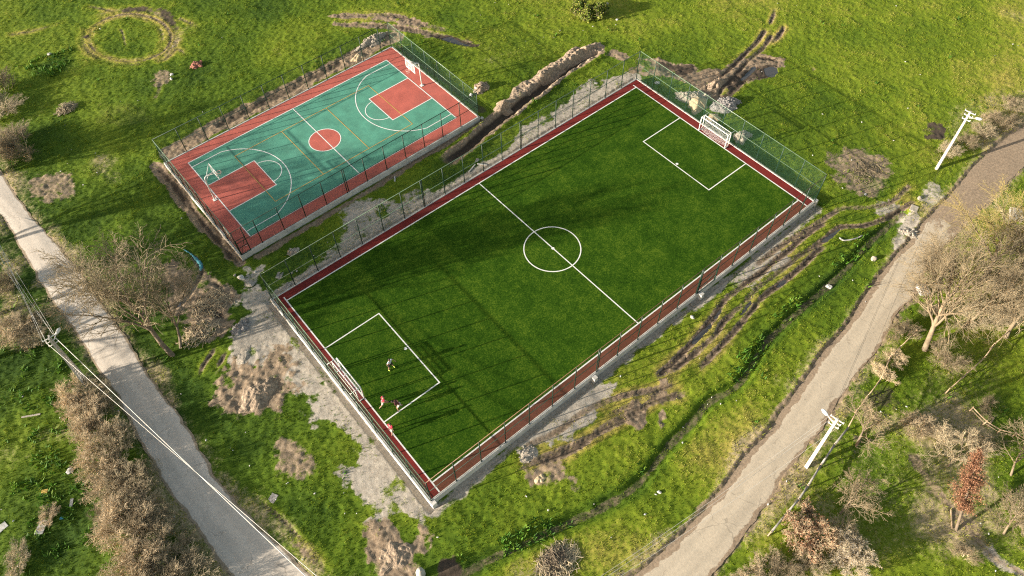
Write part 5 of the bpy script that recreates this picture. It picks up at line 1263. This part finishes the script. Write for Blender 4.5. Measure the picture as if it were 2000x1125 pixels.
# dead rusty conifer and its short companion
def conifer(px, top_px, H, R0, label, seed, trunk_h=1.6):
    rs = np.random.RandomState(seed); R_ = random.Random(seed); t = thing('rusty_conifer', label, 'tree', gl(*px))
    segs = []; P = []; b_ = gl(*px); LN = (un(*top_px, b_[2] + H) - b_) / H; LN[2] = 0
    trunk = [((0, 0, -0.1), tuple(LN * H * .4 + np.array([0, 0, H * .4])), 0.12, 0.09), (tuple(LN * H * .4 + np.array([0, 0, H * .4])), tuple(LN * H + np.array([0, 0, H])), 0.09, 0.02)]
    V, F = seg_mesh(trunk, 7); mesh_from('trunk', V, F, M['bark'], t, True)
    for k in range(150):
        u = R_.random() ** 1.15; z = trunk_h + (H - trunk_h) * u; L_ = R0 * (1 - u) ** 0.7 * R_.uniform(.55, 1.1) * min(1, 0.45 + u * 3); a = R_.uniform(0, 6.283)
        p = np.array([0.05, 0.04, z]); d = np.array([math.cos(a), math.sin(a), 0.35]); q = p + d * L_
        segs.append((p, q, 0.014, 0.005))
        p = p + LN * z; q = q + LN * (z + 0.35 * L_); segs[-1] = (p, q, 0.014, 0.005); m_ = int(26 + L_ * 55); w = rs.uniform(.15, 1, m_)[:, None]
        P.append(p + (q - p) * w + rs.normal(size=(m_, 3)) * 0.10 * (0.5 + w))
    V, F = seg_mesh(segs, 3); mesh_from('branches', V, F, M['bark'], t)
    V, F, c = leaf_cloud(np.vstack(P), 0.055, rs, elong=2.2); mesh_from('crown', V, F, M['rust'], t, cols=c)
    return t
conifer((1868, 1036), (1914, 880), 6.0, 1.5, 'rust brown dead conifer standing in the lower right scrub', 41)
def clad(t, out, n, size, mat, name, seed, jit=0.08, tint=None, elong=1.6):
    rs = np.random.RandomState(seed); sg = out[2] or out[1]; i = rs.randint(0, len(sg), n); A = np.array([s[0] for s in sg]); B = np.array([s[1] for s in sg])
    P = A[i] + (B[i] - A[i]) * rs.random_sample((n, 1)) + rs.normal(size=(n, 3)) * jit
    V, F, c = leaf_cloud(P, size, rs, elong=elong); mesh_from(name, V, F, M[mat], t, cols=c)
t, o_ = shrub('rusty_shrub', 51, 2.2, 1.0, 16, 'bark', 'twig_red', 'rust coloured dense shrub beside the leaning rail near the lower edge', gl(1572, 1040)); clad(t, o_, 4200, 0.06, 'rust', 'dry_leaves', 51, 0.06, elong=2.2)
t, o_ = shrub('blossom_shrub', 52, 2.3, 1.0, 16, 'bark', 'twig', 'pale shrub covered with white blossom at the lower edge', gl(1662, 1100)); clad(t, o_, 7500, 0.038, 'blossom', 'blossom', 52, 0.05, elong=1.2)
t, o_ = shrub('leafy_bush', 53, 1.9, 1.4, 20, 'bark', 'twig', 'rounded yellow green bush at the top edge of the field', gl(1150, 28)); clad(t, o_, 6000, 0.16, 'leaf', 'foliage', 53, 0.12)
# hedge of bare shrubs along the left road; copies of a few models
hl = ('tan brown bare shrub in the continuous twiggy hedge beside the left road', 'shrubs of the hedge by the left road')
protos = []
for k, tw in enumerate(('twig_red', 'twig', 'twig_red', 'twig_pale')):
    t, o_ = shrub('hedge_shrub', 60 + k, 2.7, 1.3, 30, 'hedge_stem', tw, hl[0], gl(200, 800), hl[1], 0.009, 'shrub', 'whip', 0.85); protos.append(t)
HEDGE = [(152, 770, 0.75), (185, 772, 0.85), (172, 812, 0.95), (208, 820, 0.95), (196, 856, 1.0), (232, 868, 1.0), (212, 905, 1.05), (252, 915, 1.0), (228, 950, 1.05), (268, 955, 1.05), (250, 995, 1.1), (292, 1005, 1.05), (262, 1040, 1.1), (308, 1048, 1.1), (288, 1085, 1.15), (334, 1095, 1.1), (318, 1130, 1.15), (366, 1140, 1.1), (270, 1120, 1.0), (230, 1000, 0.8), (146, 800, 0.7)]
RH = random.Random(8)
for k, (x, y, s) in enumerate(HEDGE):
    t = protos[k] if k < 4 else dup(protos[k % 4], (0, 0, 0), 0)
    t.location = gl(x, y); t.rotation_euler = (0, 0, RH.uniform(0, 6.28)); t.scale = (s * RH.uniform(.8, 1.15), s * RH.uniform(.8, 1.15), s * RH.uniform(.55, .9))
def put(px, s, k, label, group=None):
    t = dup(protos[k], gl(*px), RH.uniform(0, 6.28), label, None, s)
    t.scale = (s * RH.uniform(.8, 1.5), s * RH.uniform(.6, 1.1), s * RH.uniform(.5, .85))
    if group: t['group'] = group
    elif 'group' in t: del t['group']
    return t
def retint(t, mat):
    for c in t.children:
        if c.name.startswith('crown'): c.data = c.data.copy(); c.data.materials[0] = M[mat]
    return t
tree_mesh('willow_tree', 17, 5.4, 0.2, 'willow', 'bark_pale', 'twig_pale', (0.1, 0.25), 0.011, 'slender pale willow between the road and the thick split willow', 'tree', gl(1835, 625))
tree_mesh('willow_tree', 18, 5.0, 0.2, 'willow', 'bark_pale', 'twig', (0.2, 0.15), 0.011, 'dull brown willow at the right edge above the stick fence', 'tree', gl(1965, 660))
retint(put((52, 292), 1.35, 3, 'big tan bare shrub on the grass at the upper left beside the road'), 'twig_pale')
retint(put((22, 285), 1.25, 1, 'brown bare shrub at the left edge touching the big tan shrub'), 'twig')
retint(put((8, 185), 1.2, 3, 'tan bare shrub at the left edge above the big tan shrub'), 'twig_pale')
retint(put((-6, 225), 1.1, 1, 'grey brown bare shrub cut by the left edge'), 'twig')
retint(put((20, 560), 0.8, 2, 'dry tan shrub at the left edge across the road from the bare tree'), 'twig_pale')
retint(put((48, 640), 0.8, 3, 'low dry tan brush under the cables left of the road'), 'twig_pale')
put((70, 662), 0.7, 1, 'low brown brush at the foot of the lattice pole')
put((22, 655), 0.75, 2, 'reddish dry brush at the left edge below the cables')
put((38, 1095), 0.55, 1, 'small bare bush in the weeds at the lower left')
put((95, 1010), 0.45, 2, 'tiny bare bush beside the pale boards on the left')
for x, y, s, k, l in ((1500, 1120, 0.75, 0, 'tangled brown bare bush at the lower edge left of the rust shrub'), (1535, 1095, 0.7, 3, 'pale tangled bare bush under the rust shrub'), (1450, 1135, 0.7, 2, 'reddish bare bush at the lower edge beside the road'), (1590, 1110, 0.55, 1, 'brown bare bush between the rust shrub and the white blossom'), (1560, 1000, 0.6, 3, 'small pale bush behind the leaning rail'), (1650, 1055, 0.7, 2, 'reddish bush just above the white blossom'),
                       (1745, 706, 0.55, 0, 'brown brush beside the road under the big willow'), (1722, 735, 0.5, 2, 'reddish brush along the stick fence below the big willow'), (1765, 660, 0.6, 3, 'pale brush at the road edge beside the big willow'), (1850, 700, 0.9, 3, 'pale thicket at the foot of the big willow'), (1905, 625, 0.9, 1, 'brown thicket between the two willows'), (1940, 590, 1.0, 3, 'pale thicket under the yellow willow'), (1985, 480, 0.9, 3, 'pale thicket at the right edge under the yellow willow'), (1820, 620, 0.6, 3, 'low pale brush beside the white crate'),
                       (1790, 840, 0.6, 2, 'reddish low brush in the scrub above the rusty conifer'), (1835, 850, 0.6, 1, 'brown low brush in the scrub above the rusty conifer, beside the thin sapling'), (1905, 870, 0.55, 2, 'reddish brush directly behind the rusty conifer'), (1930, 800, 0.5, 3, 'pale low brush by the right stick fence'), (1990, 1000, 0.7, 1, 'brown bush at the right edge below the rusty conifer'), (1880, 1090, 0.5, 3, 'small pale bush beside the pale path'),
                       (1850, 300, 0.55, 1, 'low brown scrub right of the far concrete pole'), (1885, 285, 0.6, 3, 'low pale scrub on the bank above the brown road'), (1920, 262, 0.6, 1, 'low brown scrub on the bank, second towards the right edge'), (1955, 240, 0.65, 3, 'low pale scrub on the bank, third towards the right edge'), (1990, 215, 0.7, 1, 'brown scrub on the bank at the right edge'), (1965, 205, 0.5, 3, 'pale scrub behind the bank at the right edge'), (1935, 235, 0.5, 0, 'reddish brown scrub on top of the bank')):
    put((x, y), s, k, l)
# young bare trees out by the far side of the left road, whose long shadows cross both courts
for k, (x, y, H, l) in enumerate(((-55.0, 32.0, 9.5, 'tall bare tree beyond the left edge, by the cables'), (-56.0, 42.0, 8.0, 'tall bare tree beyond the left edge, above the road'), (-57.0, 27.0, 9.0, 'bare tree beyond the left edge in the weedy field'), (-51.0, 52.0, 6.2, 'bare tree beyond the left edge behind the tan shrubs'), (-58.5, 36.0, 9.8, 'tallest bare tree beyond the left edge, farthest from the road'))):
    tree_mesh('bare_tree', 90 + k, H, 0.34, 'fan', 'bark', 'twig', (0.05, 0.05), 0.010 if y > 36 else 0.030, l, 'tree', (x, y, ZG))  # unseen trees; twigs on some thickened to deepen their shadows

# ------------------------------------------------------------------ grass and weeds
def tufts(name, n, seed, hmin, hmax, wid, blades, mat, dens, tintfn, lean=0.6):
    rs = np.random.RandomState(seed)
    v = 11 + (97 - 11) * rs.random_sample(n * 3); half = (0.58 * v + 48.5) * 0.69 + 3
    u = (rs.random_sample(n * 3) * 2 - 1) * 72; k = (np.abs(u) < half) & (np.abs(u) < 82); u = u[k]; v = v[k]
    i = np.clip(np.round((u - uu[0]) / GS).astype(int), 0, NU - 1); j = np.clip(np.round((v - vv[0]) / GS).astype(int), 0, NV - 1)
    p = dens(i, j); k = rs.random_sample(len(u)) < p; u, v, i, j = u[k][:n], v[k][:n], i[k][:n], j[k][:n]
    X, Y = to_xy(u, v); Z = HT[i, j] - 0.02; m_ = len(u)
    tone = tintfn(i, j, rs)
    hs = (hmin + (hmax - hmin) * rs.random_sample(m_) ** 1.5) * (0.55 + 0.9 * TONE[1][i, j])
    V = np.empty((m_, blades, 3, 3), np.float32)
    for b in range(blades):
        a = rs.uniform(0, 2 * np.pi, m_); l = rs.uniform(0.15, lean, m_) * hs; w = wid * rs.uniform(.6, 1.3, m_)
        ca, sa = np.cos(a), np.sin(a); ox, oy = rs.normal(0, wid * .8, (2, m_))
        V[:, b, 0] = np.stack([X + ox - sa * w / 2, Y + oy + ca * w / 2, Z], 1)
        V[:, b, 1] = np.stack([X + ox + sa * w / 2, Y + oy - ca * w / 2, Z], 1)
        V[:, b, 2] = np.stack([X + ox + ca * l, Y + oy + sa * l, Z + hs * rs.uniform(.7, 1.1, m_)], 1)
    t = np.clip(np.repeat(tone, blades) + rs.normal(0, 0.06, m_ * blades), 0, 1); t = np.repeat(t, 3)
    V = V.reshape(-1, 3); F = np.arange(len(V)).reshape(-1, 3)
    o = mesh_from(name, V, F, M[mat], cols={'tint': np.stack([t, t, t, np.ones_like(t)], 1)})
    return o
SO = np.clip(np.maximum(np.maximum(sstep(.3, .7, SOIL[0]), sstep(.3, .75, SOIL[1])), sstep(.4, .7, SOIL[2])), 0, 1)
BLOCK = np.where(COURT | (ROADMASK > 0.3), 0.0, 1.0)
GD = (1 - SO * (0.97 - 0.5 * sstep(0.5, 0.75, N2) * (SOIL[1] > SOIL[0]))) * BLOCK
gr = tufts('grass', 240000, 1, 0.05, 0.15, 0.045, 4, 'grass', lambda i, j: GD[i, j] * (0.35 + 0.65 * N2[i, j]), lambda i, j, rs: TONE[0][i, j] + (N2[i, j] - 0.5) * 0.7 + (FINE[i, j] - 0.5) * 0.5 + (TONE[2][i, j] > .5) * 0.3)
tag(gr, 'short uneven green grass over the open ground', 'grass', kind='stuff')
WD = sstep(0.72, 1.0, TONE[1]) * BLOCK * (1 - 0.8 * SO)
we = tufts('weeds', 26000, 2, 0.15, 0.34, 0.16, 5, 'weed', lambda i, j: WD[i, j], lambda i, j, rs: rs.uniform(0, 1, len(i)) * 0.7 + 0.1 * N2[i, j], 1.3)
tag(we, 'broad leaved dark weeds in the ditch and the left field', 'weeds', kind='stuff')
DRY = sstep(0.35, 0.75, TONE[2] + (N2 - .5) * .5) * BLOCK
dr_ = tufts('dry_straw', 26000, 3, 0.12, 0.30, 0.035, 4, 'grass', lambda i, j: DRY[i, j], lambda i, j, rs: 0.85 + 0 * N2[i, j], 1.4)
tag(dr_, 'dry straw coloured grass in patches', 'grass', kind='stuff')

# ------------------------------------------------------------------ players
def skin_obj(name, nodes, edges, mat, parent, root=0, sub=1):
    me = bpy.data.meshes.new(name); me.from_pydata([tuple(n[0]) for n in nodes], edges, []); o = bpy.data.objects.new(name, me); COL.objects.link(o); o.parent = parent
    me.materials.append(mat)
    m = o.modifiers.new('skin', 'SKIN')
    if not me.skin_vertices: bm = bmesh.new(); bm.from_mesh(me); bm.verts.layers.skin.verify(); bm.to_mesh(me); bm.free()
    for i, n in enumerate(nodes):
        sv = me.skin_vertices[0].data[i]; r = n[1]; sv.radius = r if isinstance(r, tuple) else (r, r); sv.use_root = i == root
    m.use_smooth_shade = True
    o.modifiers.new('sub', 'SUBSURF').levels = sub; o.modifiers['sub'].render_levels = sub
    return o
def person(label, px, face, lean, legs, arms, shirt, shorts, shoe, socks=None, roll=0.0, hairm='hair', H=1.0):
    """face: heading of the person in radians; legs: per side (thigh swing, knee bend, spread); arms: per side (swing, out, elbow bend)"""
    b = un(*px, 0.0)
    t = thing('person', label, 'person', (b[0], b[1], 0.004), face - math.pi / 2)
    hip = Vector((0, 0, 0.93))
    # legs first, so the lower foot can be put on the ground
    Lg = []
    for s, (sw, kn, spr) in zip((-1, 1), legs):
        h0 = Vector((s * 0.09, 0, 0.90)); d1 = Vector((s * math.sin(spr), math.sin(sw), -math.cos(sw) * math.cos(spr))).normalized(); k = h0 + d1 * 0.43
        d2 = Vector((s * math.sin(spr), math.sin(sw - kn), -math.cos(sw - kn))).normalized(); an = k + d2 * 0.41
        f = Vector((0, math.cos(min(kn, 1.0) * 0.5), -math.sin(min(kn, 1.2) * 0.5)))
        Lg.append([h0, k, an, an + Vector((0, 0.03, -0.05)), an + f * 0.16 + Vector((0, 0, -0.06))])
    drop = min(min(p.z for p in l) for l in Lg) - 0.025
    off = Vector((0, 0, -drop))
    Lg = [[p + off for p in l] for l in Lg]
    hip = hip + off
    M_ = Matrix.Rotation(roll, 3, 'Y') @ Matrix.Rotation(-lean, 3, 'X')
    U = lambda x, y, z: hip + M_ @ Vector((x, y, z))
    nodes = []; edges = []
    def nd(p, r, par=None):
        nodes.append((p, r));
        if par is not None: edges.append((par, len(nodes) - 1))
        return len(nodes) - 1
    pel = nd(hip, (0.135, 0.10)); wa = nd(U(0, 0, .18), (0.115, 0.085), pel); ch = nd(U(0, 0, .40), (0.145, 0.10), wa); nb = nd(U(0, 0, .53), (.055, .055), ch); nk = nd(U(0, .01, .60), (.05, .05), nb)
    hd = nd(U(0, .025, .69), (.078, .092), nk); ht = nd(U(0, .015, .79), (.06, .075), hd)
    nose = nd(U(0, .125, .685), .012, hd)
    for s in (-1, 1): nd(U(s * .088, .0, .69), .014, hd)
    shirt_n = [(hip + M_ @ Vector((0, 0, -.04)), (0.15, 0.115)), (U(0, 0, .18), (.135, .105)), (U(0, 0, .40), (.165, .12)), (U(0, 0, .50), (.08, .075))]; shirt_e = [(0, 1), (1, 2), (2, 3)]
    short_n = [(hip + Vector((0, 0, .06)), (.15, .115))]; short_e = []
    ends = []
    for i, s in enumerate((-1, 1)):
        l = Lg[i]; a = nd(l[0], .082, pel); a2 = nd(l[0].lerp(l[1], .5), .07, a); b_ = nd(l[1], .052, a2); c1 = nd(l[1].lerp(l[2], .35), .052, b_); c = nd(l[2], .036, c1); d = nd(l[4], .03, c)
        k = len(short_n); short_n += [(l[0] + Vector((s * .01, 0, -.02)), .105), (l[0].lerp(l[1], .85), .092)]; short_e += [(0, k), (k, k + 1)]
        mb = MB(); f = (l[4] - l[3]); f.z *= 0.5; mb.tube([l[3] - f * .35 + Vector((0, 0, .0)), l[3] + Vector((0, 0, .02)), l[3].lerp(l[4], .6), l[4] + f * .1], [.035, .05, .045, .022], 8)
        mb.build('shoe', M[shoe], t, True)
        if socks: MB().tube([l[2] + Vector((0, 0, .0)), l[1].lerp(l[2], .45)], [.045, .06], 8).build('sock', M[socks], t, True)
        sw, ou, el = arms[i]
        sh = U(s * .185, 0, .46); n1 = nd(sh, .05, ch)
        d1 = M_ @ Vector((s * math.sin(ou), math.sin(sw) * math.cos(ou), -math.cos(sw) * math.cos(ou))); eb = sh + d1 * .29; n2 = nd(eb, .038, n1)
        d2 = (M_ @ Vector((s * math.sin(ou) * (1 - abs(el) * .8), math.sin(sw + abs(el)), -math.cos(sw + abs(el)) * max(.2, math.cos(ou))))).normalized(); wr = eb + d2 * .25; n3 = nd(wr, .026, n2)
        pm = nd(wr + d2 * .075, (.036, .018), n3)
        side = d2.cross(Vector((0, 0, 1))); side = side.normalized() if side.length > .1 else Vector((1, 0, 0)); nrm_ = side.cross(d2)
        for q, (o_, ln) in enumerate(((-.03, .065), (-.01, .08), (.01, .075), (.03, .055))):
            f1 = nd(wr + d2 * .095 + side * o_, .009, pm); f2 = nd(wr + d2 * (.095 + ln * .5) + side * o_ * 1.1 + nrm_ * -.008, .008, f1); nd(wr + d2 * (.095 + ln * .85) + side * o_ * 1.1 + nrm_ * -.03, .007, f2)
        t1 = nd(wr + d2 * .04 + side * .035, .010, n3); nd(wr + d2 * .075 + side * .055 - nrm_ * .01, .009, t1)
        k = len(shirt_n); shirt_n += [(sh + Vector((0, 0, .005)), .075), (sh + d1 * .17, .068)]; shirt_e += [(2, k), (k, k + 1)]
    skin_obj('body', nodes, edges, M['skin'], t, 0, 1)
    skin_obj('shirt', shirt_n, shirt_e, M[shirt], t, 0, 1)
    skin_obj('shorts', short_n, short_e, M[shorts], t, 0, 1)
    c = U(0, -.005, .755); hr = MB().blob((c.x, c.y, c.z), (.098, .108, .095), 3, 2, .05).build('hair', M[hairm], t, True)
    for s in (-1, 1): e = U(s * .032, .098, .70); MB().blob((e.x, e.y, e.z), (.011, .009, .009), 1, 1, 0).build('eye', M['black'], t, True)
    e = U(0, .105, .635); MB().blob((e.x, e.y, e.z), (.026, .008, .008), 1, 1, 0).build('mouth', M['red_shirt'], t, True)
    return t
person('player in a light grey shirt and dark shorts standing before the near goal', (764.5, 720), math.radians(-75), 0.10, [(0.12, 0.12, .22), (-0.05, 0.1, .22)], [(0.1, 0.75, 1.1), (0.1, 0.8, 1.1)], 'grey_shirt', 'dark_cloth', 'lime')
person('player in a red shirt running with the ball side near the right goal post', (750, 792.5), math.radians(-15), 0.28, [(0.75, 0.35, .08), (-0.35, 0.5, .05)], [(-0.5, 0.3, 0.9), (0.2, 0.3, 1.0)], 'red_shirt', 'white_cloth', 'dark_cloth')
person('player in a dark shirt and white shorts bending forward beside the penalty line', (782, 798), math.radians(150), 0.75, [(0.45, 0.5, .2), (-0.15, 0.25, .2)], [(0.15, 0.30, 0.9), (-0.15, 0.30, 0.9)], 'brown_shirt', 'white_cloth', 'dark_cloth')
person('player in a red shirt standing on the goal line away from the goal', (766, 846), math.radians(20), 0.12, [(0.2, 0.25, .12), (-0.2, 0.2, .12)], [(0.3, 0.35, 0.8), (-0.3, 0.3, 0.6)], 'red_shirt', 'white_cloth', 'dark_cloth')
